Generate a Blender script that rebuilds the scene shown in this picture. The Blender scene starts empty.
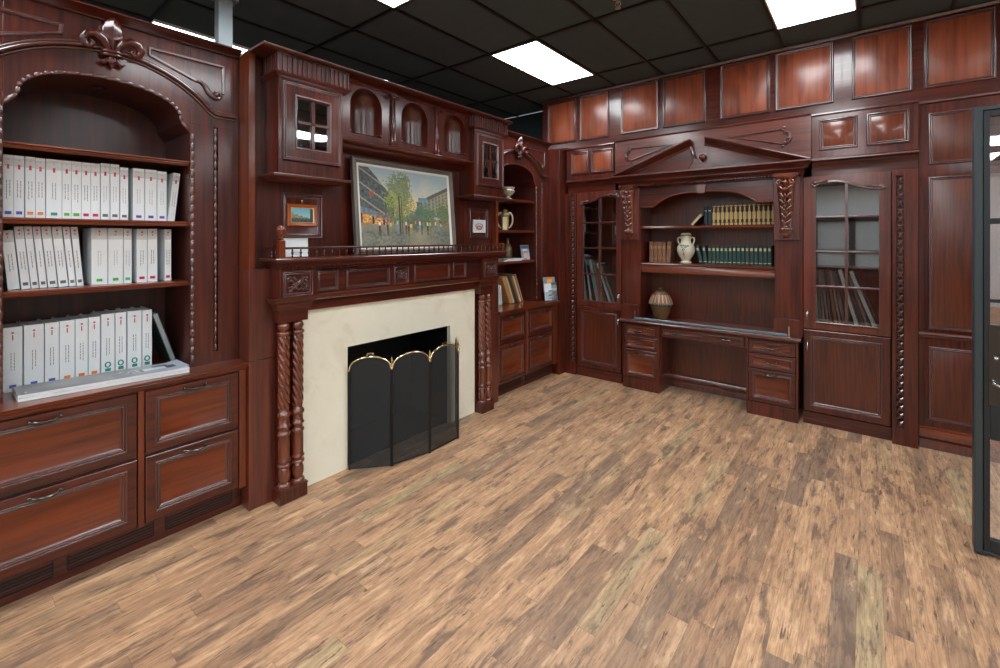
import bpy, bmesh, math, random
from mathutils import Vector, Matrix, noise
random.seed(7)
LAMP = 9.0; EXPO = 0.92
SC = bpy.context.scene
COL = SC.collection
PI = math.pi

# ------------------------------------------------------------------ builder
# L: (s, d, z) -> world (d, s, z)    left-hand wall, s runs along +y, d is world x
# B: (s, d, z) -> world (s, -d, z)   back wall, s runs along +x, d is minus world y
# W: plain world coordinates
class G:
    def __init__(self, W='W'):
        self.bm = bmesh.new(); self.W = W; self.M = None; self.trim = False
    def v(self, a, b, c):
        if self.M is not None:
            q = self.M @ Vector((a, b, c)); a, b, c = q
        if self.W == 'L': return self.bm.verts.new((b, a, c))
        if self.W == 'B': return self.bm.verts.new((a, -b, c))
        return self.bm.verts.new((a, b, c))
    def f(self, vs, smooth=False, mat=0):
        try:
            fa = self.bm.faces.new(vs)
        except ValueError:
            return None
        fa.smooth = smooth; fa.material_index = mat
        return fa
    def box(self, s0, s1, d0, d1, z0, z1, mat=0):
        p = [self.v(a, b, c) for c in (z0, z1) for a, b in ((s0, d0), (s1, d0), (s1, d1), (s0, d1))]
        for q in ((0,1,2,3), (4,5,6,7), (0,1,5,4), (1,2,6,5), (2,3,7,6), (3,0,4,7)):
            self.f([p[i] for i in q], mat=mat)
        return self
    def stack(self, s0, s1, d0, d1, prof, l=1, r=1, k=0):
        """footprint s0..s1 x d0(back)..d1(front), offset outward by o at every (o, z)"""
        rings = []
        for o, z in prof:
            rings.append([self.v(s0 - o*l, d0 - o*k, z), self.v(s0 - o*l, d1 + o, z),
                          self.v(s1 + o*r, d1 + o, z), self.v(s1 + o*r, d0 - o*k, z)])
        mo = max(o for o, z in prof)
        for k, (a, b) in enumerate(zip(rings, rings[1:])):
            mi = 1 if self.trim and min(prof[k][0], prof[k+1][0]) > mo-.0095 else 0
            for i in range(4):
                self.f([a[i], a[(i+1) % 4], b[(i+1) % 4], b[i]], mat=mi)
        self.f(rings[0]); self.f(rings[-1])
        return self
    def prism(self, poly, d0, d1, mat=0):
        a = [self.v(s, d0, z) for s, z in poly]; b = [self.v(s, d1, z) for s, z in poly]
        self.f(a, mat=mat); self.f(b, mat=mat)
        n = len(poly)
        for i in range(n):
            self.f([a[i], a[(i+1) % n], b[(i+1) % n], b[i]], mat=mat)
        return self
    def sweep(self, path, prof, closed=False, cap=True, smooth=False):
        """profile (t, d): t offset to the left of the path inside the wall plane, d absolute depth"""
        n = len(path); P = [Vector(p) for p in path]; rings = []; md = max(q[1] for q in prof)
        for i in range(n):
            if closed or 0 < i < n-1:
                a = (P[i] - P[i-1]).normalized(); b = (P[(i+1) % n] - P[i]).normalized()
            elif i == 0: a = b = (P[1] - P[0]).normalized()
            else: a = b = (P[-1] - P[-2]).normalized()
            na = Vector((-a.y, a.x)); nb = Vector((-b.y, b.x)); m = na + nb
            if m.length < 1e-6: m = na
            m.normalize(); k = 1.0 / max(.35, m.dot(na))
            rings.append([self.v(P[i].x + m.x*t*k, d, P[i].y + m.y*t*k) for t, d in prof])
        for i in range(n if closed else n-1):
            a = rings[i]; b = rings[(i+1) % n]
            for j in range(len(prof)-1):
                self.f([a[j], a[j+1], b[j+1], b[j]], smooth, 1 if self.trim and min(prof[j][1], prof[j+1][1]) > md-.014 else 0)
        if not closed and cap:
            self.f(rings[0]); self.f(rings[-1])
        return self
    def panel(self, s0, s1, z0, z1, prof, cap=True):
        """mitred rectangular moulding; prof (t inward, d)"""
        rings = []
        for t, d in prof:
            rings.append([self.v(s0+t, d, z0+t), self.v(s1-t, d, z0+t), self.v(s1-t, d, z1-t), self.v(s0+t, d, z1-t)])
        for k, (a, b) in enumerate(zip(rings, rings[1:])):
            mi = 1 if self.trim and abs(prof[k][1]-prof[k+1][1]) > 1e-5 else 0
            for i in range(4): self.f([a[i], a[(i+1) % 4], b[(i+1) % 4], b[i]], mat=mi)
        if cap: self.f(rings[-1])
        return self
    def lathe(self, s, d, prof, n=20, mod=None, cap=True):
        rings = []
        for r, z in prof:
            ring = []
            for i in range(n):
                a = 2*PI*i/n; rr = mod(r, z, a) if mod else r
                ring.append(self.v(s + rr*math.cos(a), d + rr*math.sin(a), z))
            rings.append(ring)
        for a, b in zip(rings, rings[1:]):
            for i in range(n): self.f([a[i], a[(i+1) % n], b[(i+1) % n], b[i]], True)
        if cap: self.f(rings[0]); self.f(rings[-1])
        return self
    def tube(self, pts, rad, n=8, closed=False, cap=True, flat=1.0):
        P = [Vector(p) for p in pts]; m = len(P)
        R = [rad]*m if isinstance(rad, (int, float)) else list(rad)
        up = Vector((.13, .97, .21)).normalized(); rings = []
        for i in range(m):
            if closed: t = P[(i+1) % m] - P[i-1]
            else: t = P[min(i+1, m-1)] - P[max(i-1, 0)]
            if t.length < 1e-9: t = Vector((0, 0, 1))
            t.normalize(); a = t.cross(up)
            if a.length < 1e-3: a = t.cross(Vector((1, 0, 0)))
            a.normalize(); b = t.cross(a)
            rings.append([self.v(*(P[i] + R[i]*(a*math.cos(2*PI*j/n) + b*flat*math.sin(2*PI*j/n)))) for j in range(n)])
        for i in range(m if closed else m-1):
            a = rings[i]; b = rings[(i+1) % m]
            for j in range(n): self.f([a[j], a[(j+1) % n], b[(j+1) % n], b[j]], True)
        if cap and not closed: self.f(rings[0]); self.f(rings[-1])
        return self
    def blob(self, s, d, z, rs, rd, rz, rot=0.0, nu=10, nv=6):
        """ellipsoid, rot turns it inside the s-z plane"""
        ca, sa = math.cos(rot), math.sin(rot); rows = []
        def P(x, y, w): return self.v(s + x*ca - w*sa, d + y, z + x*sa + w*ca)
        top = P(0, 0, rz); bot = P(0, 0, -rz)
        for i in range(1, nv):
            th = PI*i/nv
            rows.append([P(rs*math.sin(th)*math.cos(2*PI*j/nu), rd*math.sin(th)*math.sin(2*PI*j/nu), rz*math.cos(th)) for j in range(nu)])
        for j in range(nu):
            self.f([top, rows[0][j], rows[0][(j+1) % nu]], True); self.f([bot, rows[-1][(j+1) % nu], rows[-1][j]], True)
        for a, b in zip(rows, rows[1:]):
            for j in range(nu): self.f([a[j], b[j], b[(j+1) % nu], a[(j+1) % nu]], True)
        return self
    def quad(self, pts, mat=0):
        return self.f([self.v(*p) for p in pts], mat=mat)

ROOT = {}
def props(o, label=None, cat=None, group=None, kind=None):
    if label: o['label'] = label
    if cat: o['category'] = cat
    if group: o['group'] = group
    if kind: o['kind'] = kind
def thing(name, label, cat, loc, group=None, W='W'):
    o = bpy.data.objects.new(name, None); COL.objects.link(o)
    o.empty_display_size = .1
    if W == 'L': loc = (loc[1], loc[0], loc[2])
    if W == 'B': loc = (loc[0], -loc[1], loc[2])
    o.location = loc; ROOT[o] = Vector(loc)
    props(o, label, cat, group); return o
def build(g, name, mats, parent=None, label=None, cat=None, group=None, kind=None, bevel=0.0, angle=35):
    bm = g.bm
    bmesh.ops.recalc_face_normals(bm, faces=bm.faces)
    me = bpy.data.meshes.new(name)
    if parent is not None: base = ROOT[parent]
    else:
        xs = [v.co for v in bm.verts]
        base = Vector(((min(c.x for c in xs)+max(c.x for c in xs))/2, (min(c.y for c in xs)+max(c.y for c in xs))/2, min(c.z for c in xs)))
    bmesh.ops.translate(bm, verts=bm.verts, vec=-base)
    bm.to_mesh(me); bm.free()
    for m in (mats if isinstance(mats, (list, tuple)) else [mats]): me.materials.append(m)
    o = bpy.data.objects.new(name, me); COL.objects.link(o)
    if parent is not None:
        o.parent = parent; ROOT[o] = base
    else:
        o.location = base; ROOT[o] = base
    props(o, label, cat, group, kind)
    try:
        for p in me.polygons: p.use_smooth = True
        me.set_sharp_from_angle(angle=math.radians(angle))
    except Exception: pass
    if bevel:
        b = o.modifiers.new('edge', 'BEVEL'); b.width = bevel; b.segments = 2; b.limit_method = 'ANGLE'
        b.angle_limit = math.radians(40); b.harden_normals = False; b.use_clamp_overlap = True
    return o

# ------------------------------------------------------------------ materials
def newmat(name):
    m = bpy.data.materials.new(name); m.use_nodes = True
    nt = m.node_tree; b = nt.nodes['Principled BSDF']
    return m, nt, b
def N(nt, t, **k):
    n = nt.nodes.new(t)
    for a, b in k.items():
        if a in n.inputs: n.inputs[a].default_value = b
        else: setattr(n, a, b)
    return n
def plain(name, col, rough=.5, metal=0.0, coat=0.0, spec=.5, var=0.0):
    m, nt, b = newmat(name)
    b.inputs['Base Color'].default_value = (*col, 1); b.inputs['Roughness'].default_value = rough
    b.inputs['Metallic'].default_value = metal; b.inputs['Coat Weight'].default_value = coat
    b.inputs['Coat Roughness'].default_value = .12; b.inputs['Specular IOR Level'].default_value = spec
    if var:
        tc = N(nt, 'ShaderNodeTexCoord'); no = N(nt, 'ShaderNodeTexNoise', Scale=9.0, Detail=5.0)
        nt.links.new(tc.outputs['Object'], no.inputs['Vector'])
        mx = N(nt, 'ShaderNodeMix', data_type='RGBA'); nt.links.new(no.outputs['Fac'], mx.inputs[0])
        mx.inputs[6].default_value = tuple(c*(1-var) for c in col) + (1,); mx.inputs[7].default_value = tuple(min(1, c*(1+var)) for c in col) + (1,)
        nt.links.new(mx.outputs[2], b.inputs['Base Color'])
    return m
def emit(name, col, s):
    m, nt, b = newmat(name)
    b.inputs['Base Color'].default_value = (.8, .8, .8, 1)
    b.inputs['Emission Color'].default_value = (*col, 1); b.inputs['Emission Strength'].default_value = s
    return m
def wood(name, dark, light, axis='Z', rough=.36, coat=.8, figure=0.0, scale=1.0, bump=.04, spec=.22, cr_=.15, cior=1.55):
    """varnished mahogany, grain running along one axis"""
    m, nt, b = newmat(name)
    tc = N(nt, 'ShaderNodeTexCoord'); oi = N(nt, 'ShaderNodeObjectInfo')
    add = N(nt, 'ShaderNodeVectorMath', operation='MULTIPLY_ADD')
    comb = N(nt, 'ShaderNodeCombineXYZ')
    for i in range(3): nt.links.new(oi.outputs['Random'], comb.inputs[i])
    nt.links.new(comb.outputs[0], add.inputs[0]); add.inputs[1].default_value = (7.3, 3.1, 5.7)
    nt.links.new(tc.outputs['Object'], add.inputs[2])
    mp = N(nt, 'ShaderNodeMapping'); s = {'X': (1.2, 26, 26), 'Y': (26, 1.2, 26), 'Z': (26, 26, 1.2)}[axis]
    mp.inputs['Scale'].default_value = tuple(c*scale for c in s); nt.links.new(add.outputs[0], mp.inputs['Vector'])
    n1 = N(nt, 'ShaderNodeTexNoise', Scale=1.0, Detail=7.0, Roughness=.62, Distortion=.25)
    nt.links.new(mp.outputs[0], n1.inputs['Vector'])
    mp2 = N(nt, 'ShaderNodeMapping'); s2 = {'X': (.9, 3, 3), 'Y': (3, .9, 3), 'Z': (3, 3, .9)}[axis]
    mp2.inputs['Scale'].default_value = s2; nt.links.new(add.outputs[0], mp2.inputs['Vector'])
    n2 = N(nt, 'ShaderNodeTexNoise', Scale=1.3, Detail=3.0, Distortion=.8 + figure*2); nt.links.new(mp2.outputs[0], n2.inputs['Vector'])
    mul = N(nt, 'ShaderNodeMath', operation='MULTIPLY'); mul.inputs[1].default_value = .55 + figure
    nt.links.new(n2.outputs['Fac'], mul.inputs[0]); mul.inputs[1].default_value -= .15
    ad = N(nt, 'ShaderNodeMath', operation='MULTIPLY_ADD'); ad.inputs[1].default_value = .85
    nt.links.new(n1.outputs['Fac'], ad.inputs[0]); nt.links.new(mul.outputs[0], ad.inputs[2])
    cr = N(nt, 'ShaderNodeValToRGB'); cr.color_ramp.elements[0].position = .46; cr.color_ramp.elements[1].position = .74 + figure*.4
    cr.color_ramp.elements[0].color = (*dark, 1); cr.color_ramp.elements[1].color = (*light, 1)
    nt.links.new(ad.outputs[0], cr.inputs[0]); nt.links.new(cr.outputs[0], b.inputs['Base Color'])
    b.inputs['Roughness'].default_value = rough; b.inputs['Coat Weight'].default_value = coat
    b.inputs['Coat Roughness'].default_value = cr_; b.inputs['Coat IOR'].default_value = cior; b.inputs['Specular IOR Level'].default_value = spec
    bp = N(nt, 'ShaderNodeBump'); bp.inputs['Strength'].default_value = bump; bp.inputs['Distance'].default_value = .002
    if bump: nt.links.new(n1.outputs['Fac'], bp.inputs['Height']); nt.links.new(bp.outputs[0], b.inputs['Normal'])
    return m
WD = ((.026, .0042, .0022), (.106, .0142, .0048))
wood_v = wood('mahogany_upright_grain', *WD, axis='Z', rough=.44, spec=.22, scale=1.5)
wood_x = wood('mahogany_grain_x', *WD, axis='X', rough=.44, spec=.22, scale=1.5)
wood_y = wood('mahogany_grain_y', *WD, axis='Y', rough=.44, spec=.22, scale=1.5)
wood_carved = wood('mahogany_carved', (.026, .0042, .0030), (.092, .0130, .0075), axis='Z', bump=0, rough=.22)
trim_w = wood('varnished_molding', (.034, .006, .0045), (.105, .018, .012), rough=.34, coat=1.0, bump=0, spec=.5, cr_=.22, cior=1.85)
carved_red = wood('carved_red_mahogany', (.060, .0105, .0042), (.19, .037, .013), bump=0, rough=.24, coat=1.0, cr_=.14, cior=1.8)
red_v = wood('red_mahogany_upright', (.064, .0105, .0030), (.190, .0345, .0068), axis='Z', figure=.1)
red_x = wood('red_mahogany_x', (.064, .0105, .0030), (.190, .0345, .0068), axis='X', figure=.1)
red_y = wood('red_mahogany_y', (.064, .0105, .0030), (.190, .0345, .0068), axis='Y', figure=.1)
mid_v = wood('mid_mahogany_upright', (.05, .0090, .0055), (.150, .028, .014), axis='Z', spec=.4)
mid_x = wood('mid_mahogany_x', (.060, .0135, .0100), (.165, .040, .026), axis='X', spec=.4)
flame = wood('flame_veneer', (.080, .016, .009), (.30, .072, .030), axis='Z', figure=.35, rough=.36, coat=.6, cr_=.26)
brown_v = wood('brown_mahogany_panel', (.040, .0080, .0034), (.125, .024, .0085), axis='Z', figure=.03, scale=2.2, cr_=.3)
dark_in = wood('dark_cabinet_inside', (.036, .0078, .0055), (.090, .017, .010), axis='Z', rough=.5, coat=.3, spec=.4)
void = plain('dark_gap', (.008, .006, .006), .8)
black_paint = plain('black_firebox_metal', (.006, .006, .0065), .42, spec=.5)
brass = plain('polished_brass', (.82, .70, .42), .18, 1.0)
pewter = plain('aged_pewter', (.13, .125, .12), .26, 1.0)
chrome = plain('brushed_chrome', (.66, .67, .69), .22, 1.0)
steel = plain('galvanised_steel', (.34, .40, .42), .5, .4, var=.15)
white_card = plain('white_card', (.86, .91, .93), .5)
white_paper = plain('white_paper_edges', (.82, .84, .85), .6)
grey_label = plain('grey_label_band', (.60, .61, .61), .5)
ink = plain('dark_ink', (.09, .09, .10), .6)
pale_ink = plain('pale_grey_ink', (.42, .44, .46), .6)
cream_stone_label = plain('cream_card', (.74, .70, .60), .6)
COLR = {n: plain('label_'+n, c, .5) for n, c in dict(red=(.55, .03, .05), blue=(.07, .10, .45), orange=(.85, .25, .04), teal=(.01, .30, .25),
        green=(.08, .42, .04), crimson=(.60, .02, .10), grey=(.14, .13, .12), purple=(.16, .05, .38), brightgreen=(.05, .48, .18)).items()}
def glass(name, refl=.35, tint=(.95, .97, .97), rough=.02):
    m, nt, b = newmat(name); nt.nodes.remove(b)
    out = nt.nodes['Material Output']
    tr = N(nt, 'ShaderNodeBsdfTransparent'); tr.inputs['Color'].default_value = (*tint, 1)
    gl = N(nt, 'ShaderNodeBsdfGlossy'); gl.inputs['Roughness'].default_value = rough; gl.inputs['Color'].default_value = (.95, .97, 1, 1)
    fr = N(nt, 'ShaderNodeFresnel'); fr.inputs['IOR'].default_value = 1.5
    ad = N(nt, 'ShaderNodeMath', operation='ADD'); ad.use_clamp = True; ad.inputs[1].default_value = refl
    mx = N(nt, 'ShaderNodeMixShader')
    nt.links.new(fr.outputs[0], ad.inputs[0]); nt.links.new(ad.outputs[0], mx.inputs[0])
    nt.links.new(tr.outputs[0], mx.inputs[1]); nt.links.new(gl.outputs[0], mx.inputs[2]); nt.links.new(mx.outputs[0], out.inputs[0])
    return m
pane = glass('window_glass', .10)
mirror_pane = glass('reflective_glass', .17)
def vcol(name, rough=.5, coat=0.0):
    m, nt, b = newmat(name); a = N(nt, 'ShaderNodeVertexColor'); a.layer_name = 'paint'
    nt.links.new(a.outputs[0], b.inputs['Base Color']); b.inputs['Roughness'].default_value = rough
    b.inputs['Coat Weight'].default_value = coat
    return m
oil = vcol('oil_paint_on_canvas', .45, .15)
printed = vcol('printed_picture', .35, .3)
def raster(g, s0, s1, z0, z1, d, nx, nz, fn, name, mat, parent=None, **kw):
    """a picture: a fine grid of faces, each face with its own paint colour"""
    V = [[g.v(s0+(s1-s0)*i/nx, d, z0+(z1-z0)*j/nz) for i in range(nx+1)] for j in range(nz+1)]
    cl = g.bm.loops.layers.float_color.new('paint')
    for j in range(nz):
        for i in range(nx):
            fa = g.f([V[j][i], V[j][i+1], V[j+1][i+1], V[j+1][i]])
            c = fn((i+.5)/nx, (j+.5)/nz)
            for l in fa.loops: l[cl] = (*c, 1)
    return build(g, name, mat, parent, **kw)
def lin(r, g_, b_):
    return tuple(((c/255)/12.92 if c/255 <= .04045 else ((c/255+.055)/1.055)**2.4) for c in (r, g_, b_))
def mixc(a, b, t):
    t = max(0, min(1, t)); return tuple(x*(1-t)+y*t for x, y in zip(a, b))

def bead(t0, t1, d, h, n=8):
    return [((t0+t1)/2 - (t1-t0)/2*math.cos(PI*i/n), d + h*math.sin(PI*i/n)) for i in range(n+1)]
# floor: rustic narrow-strip laminate running along y
def floor_mat():
    m, nt, b = newmat('rustic_strip_laminate'); L = nt.links
    tc = N(nt, 'ShaderNodeTexCoord'); sp = N(nt, 'ShaderNodeSeparateXYZ'); L.new(tc.outputs['Object'], sp.inputs[0])
    def M(op, a, b_=None, c=None):
        n = N(nt, 'ShaderNodeMath', operation=op)
        for i, x in enumerate((a, b_, c)):
            if x is None: continue
            if isinstance(x, (int, float)): n.inputs[i].default_value = x
            else: L.new(x, n.inputs[i])
        return n.outputs[0]
    W_, LEN = .097, .86
    row = M('FLOOR', M('DIVIDE', sp.outputs[0], W_))
    wn = N(nt, 'ShaderNodeTexWhiteNoise', noise_dimensions='1D'); L.new(row, wn.inputs['W'])
    ys = M('ADD', M('DIVIDE', sp.outputs[1], LEN), M('MULTIPLY', wn.outputs['Value'], 7.31))
    col = M('FLOOR', ys)
    cb = N(nt, 'ShaderNodeCombineXYZ'); L.new(row, cb.inputs[0]); L.new(col, cb.inputs[1])
    w2 = N(nt, 'ShaderNodeTexWhiteNoise', noise_dimensions='2D'); L.new(cb.outputs[0], w2.inputs['Vector'])
    tone = N(nt, 'ShaderNodeValToRGB'); e = tone.color_ramp.elements
    e[0].position = 0; e[0].color = (*lin(150, 126, 106), 1); e[1].position = 1; e[1].color = (*lin(208, 164, 124), 1)
    for p, c in ((.10, lin(164, 130, 104)), (.30, lin(200, 156, 120)), (.62, lin(212, 168, 130)), (.86, lin(186, 144, 112)), (.94, lin(190, 166, 128))):
        q = e.new(p); q.color = (*c, 1)
    L.new(w2.outputs['Value'], tone.inputs[0])
    # offset the grain in every plank
    off = N(nt, 'ShaderNodeVectorMath', operation='MULTIPLY_ADD'); L.new(w2.outputs['Color'], off.inputs[0])
    off.inputs[1].default_value = (11, 17, 5); L.new(tc.outputs['Object'], off.inputs[2])
    def noi(scl, det, rgh, dist):
        mp = N(nt, 'ShaderNodeMapping'); mp.inputs['Scale'].default_value = scl; L.new(off.outputs[0], mp.inputs['Vector'])
        n = N(nt, 'ShaderNodeTexNoise', Scale=1.0, Detail=det, Roughness=rgh, Distortion=dist); L.new(mp.outputs[0], n.inputs['Vector'])
        return n.outputs['Fac']
    fine = noi((64, 5, 1), 8, .75, .12); blot = noi((15, 3.2, 1), 7, .70, .25); crack = noi((52, 6.5, 1), 5, .66, .35); hair = noi((170, 8, 1), 4, .7, .1)
    mp3 = N(nt, 'ShaderNodeMapping'); mp3.inputs['Scale'].default_value = (1.6, .9, 1); L.new(tc.outputs['Object'], mp3.inputs['Vector'])
    big = N(nt, 'ShaderNodeTexNoise', Scale=1.0, Detail=3.0); L.new(mp3.outputs[0], big.inputs['Vector'])
    def ramp(x, a, b_):
        r = N(nt, 'ShaderNodeMapRange'); r.inputs[1].default_value = a; r.inputs[2].default_value = b_; L.new(x, r.inputs[0]); r.interpolation_type = 'SMOOTHSTEP'
        return r.outputs[0]
    def mix(fac, a, bcol, mode='MIX'):
        n = N(nt, 'ShaderNodeMix', data_type='RGBA', blend_type=mode)
        if isinstance(fac, (int, float)): n.inputs[0].default_value = fac
        else: L.new(fac, n.inputs[0])
        for i, x in ((6, a), (7, bcol)):
            if isinstance(x, tuple): n.inputs[i].default_value = (*x, 1)
            else: L.new(x, n.inputs[i])
        return n.outputs[2]
    c = mix(M('MULTIPLY', ramp(fine, .40, .64), .55), tone.outputs[0], lin(130, 92, 66))
    c = mix(M('MULTIPLY', ramp(hair, .48, .66), .38), c, lin(98, 70, 54))
    c = mix(M('MULTIPLY', ramp(blot, .50, .64), .85), c, lin(108, 86, 74))
    c = mix(M('MULTIPLY', ramp(blot, .46, .34), .6), c, lin(230, 190, 150))
    c = mix(M('MULTIPLY', ramp(big.outputs['Fac'], .5, .75), .25), c, lin(140, 122, 106))
    c = mix(M('MULTIPLY', ramp(crack, .60, .67), .80), c, lin(72, 52, 42))
    # joints
    fx = M('FRACT', M('DIVIDE', sp.outputs[0], W_)); fy = M('FRACT', ys)
    jx = M('LESS_THAN', M('MINIMUM', fx, M('SUBTRACT', 1.0, fx)), .012); jy = M('LESS_THAN', M('MINIMUM', fy, M('SUBTRACT', 1.0, fy)), .0018)
    c = mix(M('MULTIPLY', M('MAXIMUM', jx, jy), .35), c, lin(84, 62, 48))
    L.new(c, b.inputs['Base Color'])
    L.new(M('MULTIPLY_ADD', fine, .25, .34), b.inputs['Roughness']); b.inputs['Specular IOR Level'].default_value = .45
    bp = N(nt, 'ShaderNodeBump'); bp.inputs['Strength'].default_value = .12; bp.inputs['Distance'].default_value = .002
    L.new(fine, bp.inputs['Height']); L.new(bp.outputs[0], b.inputs['Normal'])
    return m
floorm = floor_mat()
def stone_mat():
    m, nt, b = newmat('cream_marble'); L = nt.links
    tc = N(nt, 'ShaderNodeTexCoord'); n1 = N(nt, 'ShaderNodeTexNoise', Scale=3.2, Detail=7.0, Roughness=.6, Distortion=.7); L.new(tc.outputs['Object'], n1.inputs['Vector'])
    cr = N(nt, 'ShaderNodeValToRGB'); e = cr.color_ramp.elements
    e[0].position = .3; e[0].color = (*lin(230, 224, 200), 1); e[1].position = .75; e[1].color = (*lin(249, 246, 228), 1)
    q = e.new(.45); q.color = (*lin(245, 241, 220), 1)
    L.new(n1.outputs['Fac'], cr.inputs[0]); L.new(cr.outputs[0], b.inputs['Base Color']); b.inputs['Roughness'].default_value = .32
    return m
stone = stone_mat()
# ------------------------------------------------------------------ the room
CEIL = 3.50
ceil_m = plain('charcoal_ceiling_tile', (.072, .098, .106), .85, spec=.3, var=.12)
tbar_m = plain('black_ceiling_grid', (.010, .011, .011), .5)
dark_wall = plain('dark_green_grey_wall_paint', (.022, .034, .036), .8, spec=.3)
white_wall = plain('white_wall_paint', (.74, .77, .78), .8)
grey_wall = plain('taupe_wall_paint', (.56, .57, .57), .8)
def st(g, name, mat, **k): return build(g, name, mat, kind='structure', **k)
RX0, RX1, RY0, RY1 = -5.8, 9.6, -9.2, 5.34
g = G(); g.box(RX0, RX1, RY0, RY1, -.12, 0); fl = st(g, 'floor', floorm)
g = G(); g.box(RX0-.1, RX0, RY0, RY1, 0, CEIL); st(g, 'wall_left', dark_wall)
g = G(); g.box(RX0, RX1, RY1, RY1+.1, 0, CEIL); st(g, 'wall_back', dark_wall)
g = G(); g.box(RX1, RX1+.1, RY0, RY1, 0, CEIL); st(g, 'wall_right', grey_wall)
g = G(); g.box(RX0, RX1, RY0-.1, RY0, 0, CEIL); st(g, 'wall_front', white_wall)
g = G(); g.box(RX0, RX1, RY0, RY1, CEIL+.012, CEIL+.1); st(g, 'ceiling', ceil_m)
# suspended grid: cells .5735 x 1.13
GX0, GDX, GY0, GDY = -3.500, .5745, 2.232, 1.130
g = G()
i0, i1 = math.ceil((RX0-GX0)/GDX), math.floor((RX1-GX0)/GDX)
j0, j1 = math.ceil((RY0-GY0)/GDY), math.floor((RY1-GY0)/GDY)
for i in range(i0, i1+1):
    x = GX0 + i*GDX; g.box(x-.012, x+.012, RY0, RY1, CEIL-.004, CEIL+.012)
for j in range(j0, j1+1):
    y = GY0 + j*GDY; g.box(RX0, RX1, y-.012, y+.012, CEIL-.004, CEIL+.012)
st(g, 'trim_1', tbar_m)
lampm = emit('lit_light_diffuser', (.93, .975, 1.0), LAMP)
def light_label(i, j):
    return {(1, 1): 'long bright ceiling light panel nearest the far corner of the room',
            (1, -1): 'ceiling light panel above the fireplace, only its tip in the picture',
            (5, 1): 'wide bright ceiling light panel over the desk side, cut by the top of the picture',
            (-3, -1): 'ceiling light panel behind the top of the white binder bookcase'}.get((i, j))
n = 0
for i in (-3, 1, 5, 9, 13, 17, 21):  # ceiling pattern continued out of view, far lights added for sheen on the wood
    for j in (-9, -7, -5, -3, -1, 1):
        x0, x1 = GX0+i*GDX+.014, GX0+(i+1)*GDX-.014; y0, y1 = GY0+(j)*GDY+.014, GY0+(j+1)*GDY-.014
        if i == -3: x1 += .035; x0 += .035
        if x1 > RX1 or y0 < RY0 or (i == -3 and j == 1): continue
        lb = light_label(i, j) or 'unseen white ceiling light panel continuing the pattern of the visible ones'
        t = thing('ceiling_light', lb, 'ceiling light', ((x0+x1)/2, (y0+y1)/2, CEIL), 'ceiling light panels')
        g = G(); g.panel(0, 0, 0, 0, [], cap=False) if False else None
        for a, b_, c, d in ((x0, x1, y0, y0+.012), (x0, x1, y1-.012, y1), (x0, x0+.012, y0+.012, y1-.012), (x1-.012, x1, y0+.012, y1-.012)):
            g.box(a, b_, c, d, CEIL-.006, CEIL+.01)
        build(g, 'light_frame', white_card, t)
        g = G(); g.box(x0+.012, x1-.012, y0+.012, y1-.012, CEIL-.002, CEIL+.008); build(g, 'light_diffuser', lampm, t)
# stand-ins added behind the viewer for the glass to reflect: shopfront and low counter
shop_m = plain('dark_shopfront_frame', (.035, .022, .018), .5)
sky_pane = plain('frosted_shopfront_pane', (.42, .45, .45), .6)
g = G()
for x0, x1 in ((-2.6, -2.42), (-1.52, -1.38), (-.50, -.32), (.60, .78)): g.box(x0, x1, RY0+.001, RY0+.10, 0, 2.42)
g.box(-2.42, .60, RY0+.001, RY0+.10, 2.26, 2.42); g.box(-2.42, .60, RY0+.02, RY0+.09, 1.22, 1.30)
st(g, 'door_1', shop_m)
for k, (x0, x1) in enumerate(((-2.42, -1.52), (-1.38, -.50), (-.32, .60))):
    g = G(); g.box(x0, x1, RY0+.03, RY0+.04, 0, 2.26); st(g, 'window_%d' % (k+1), sky_pane)
t = thing('stand_in_counter', 'low dark mahogany stand-in counter added behind the viewer for the glass to reflect', 'counter', (-.5, -1.95, 0))  # invented unseen counter, placed to darken the reflection in the lower panes
g = G(); g.box(-1.25, .55, -2.35, -1.55, .08, 1.06); g.box(-1.20, .50, -2.30, -1.60, 0, .08); build(g, 'counter_body', wood_v, t, bevel=.003)
g = G(); g.stack(-1.25, .55, -2.35, -1.55, [(.0, 1.061), (.03, 1.075), (.03, 1.10)], k=1); build(g, 'counter_top', [wood_x, trim_w], t)
for x0, x1 in ((-1.19, -.62), (-.58, -.12), (-.08, .49)):
    g = G()
    for q in ((x0, x1, .16, .20), (x0, x1, .94, .98)): g.box(q[0], q[1], -1.549, -1.535, q[2], q[3])
    for q in ((x0, x0+.04), (x1-.04, x1)): g.box(q[0], q[1], -1.549, -1.535, .20, .94)
    build(g, 'panel_molding', trim_w, t)
# sprinkler head
t = thing('sprinkler_head', 'small brass and white sprinkler head hanging from the dark ceiling', 'sprinkler', (-1.466, 3.150, CEIL))
SX, SY, SZ = [float(c) for c in (-1.466, 3.150, CEIL)]
g = G(); g.lathe(SX, SY, [(.045, SZ+.01), (.045, SZ-.006), (.02, SZ-.014)], 20); build(g, 'escutcheon', plain('warm_white_escutcheon', (.75, .6, .5), .4), t)
g = G(); g.lathe(SX, SY, [(.013, SZ-.012), (.013, SZ-.04), (.008, SZ-.045)], 12)
g.tube([(SX-.012, SY, SZ-.035), (SX-.022, SY, SZ-.055), (SX-.010, SY, SZ-.075), (SX, SY, SZ-.08)], .004, 6)
g.tube([(SX+.012, SY, SZ-.035), (SX+.022, SY, SZ-.055), (SX+.010, SY, SZ-.075), (SX, SY, SZ-.08)], .004, 6)
g.lathe(SX, SY, [(.004, SZ-.04), (.004, SZ-.08), (.021, SZ-.083), (.021, SZ-.087)], 14); build(g, 'deflector_frame', plain('sprinkler_metal', (.6, .5, .4), .3, .9), t)
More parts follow.
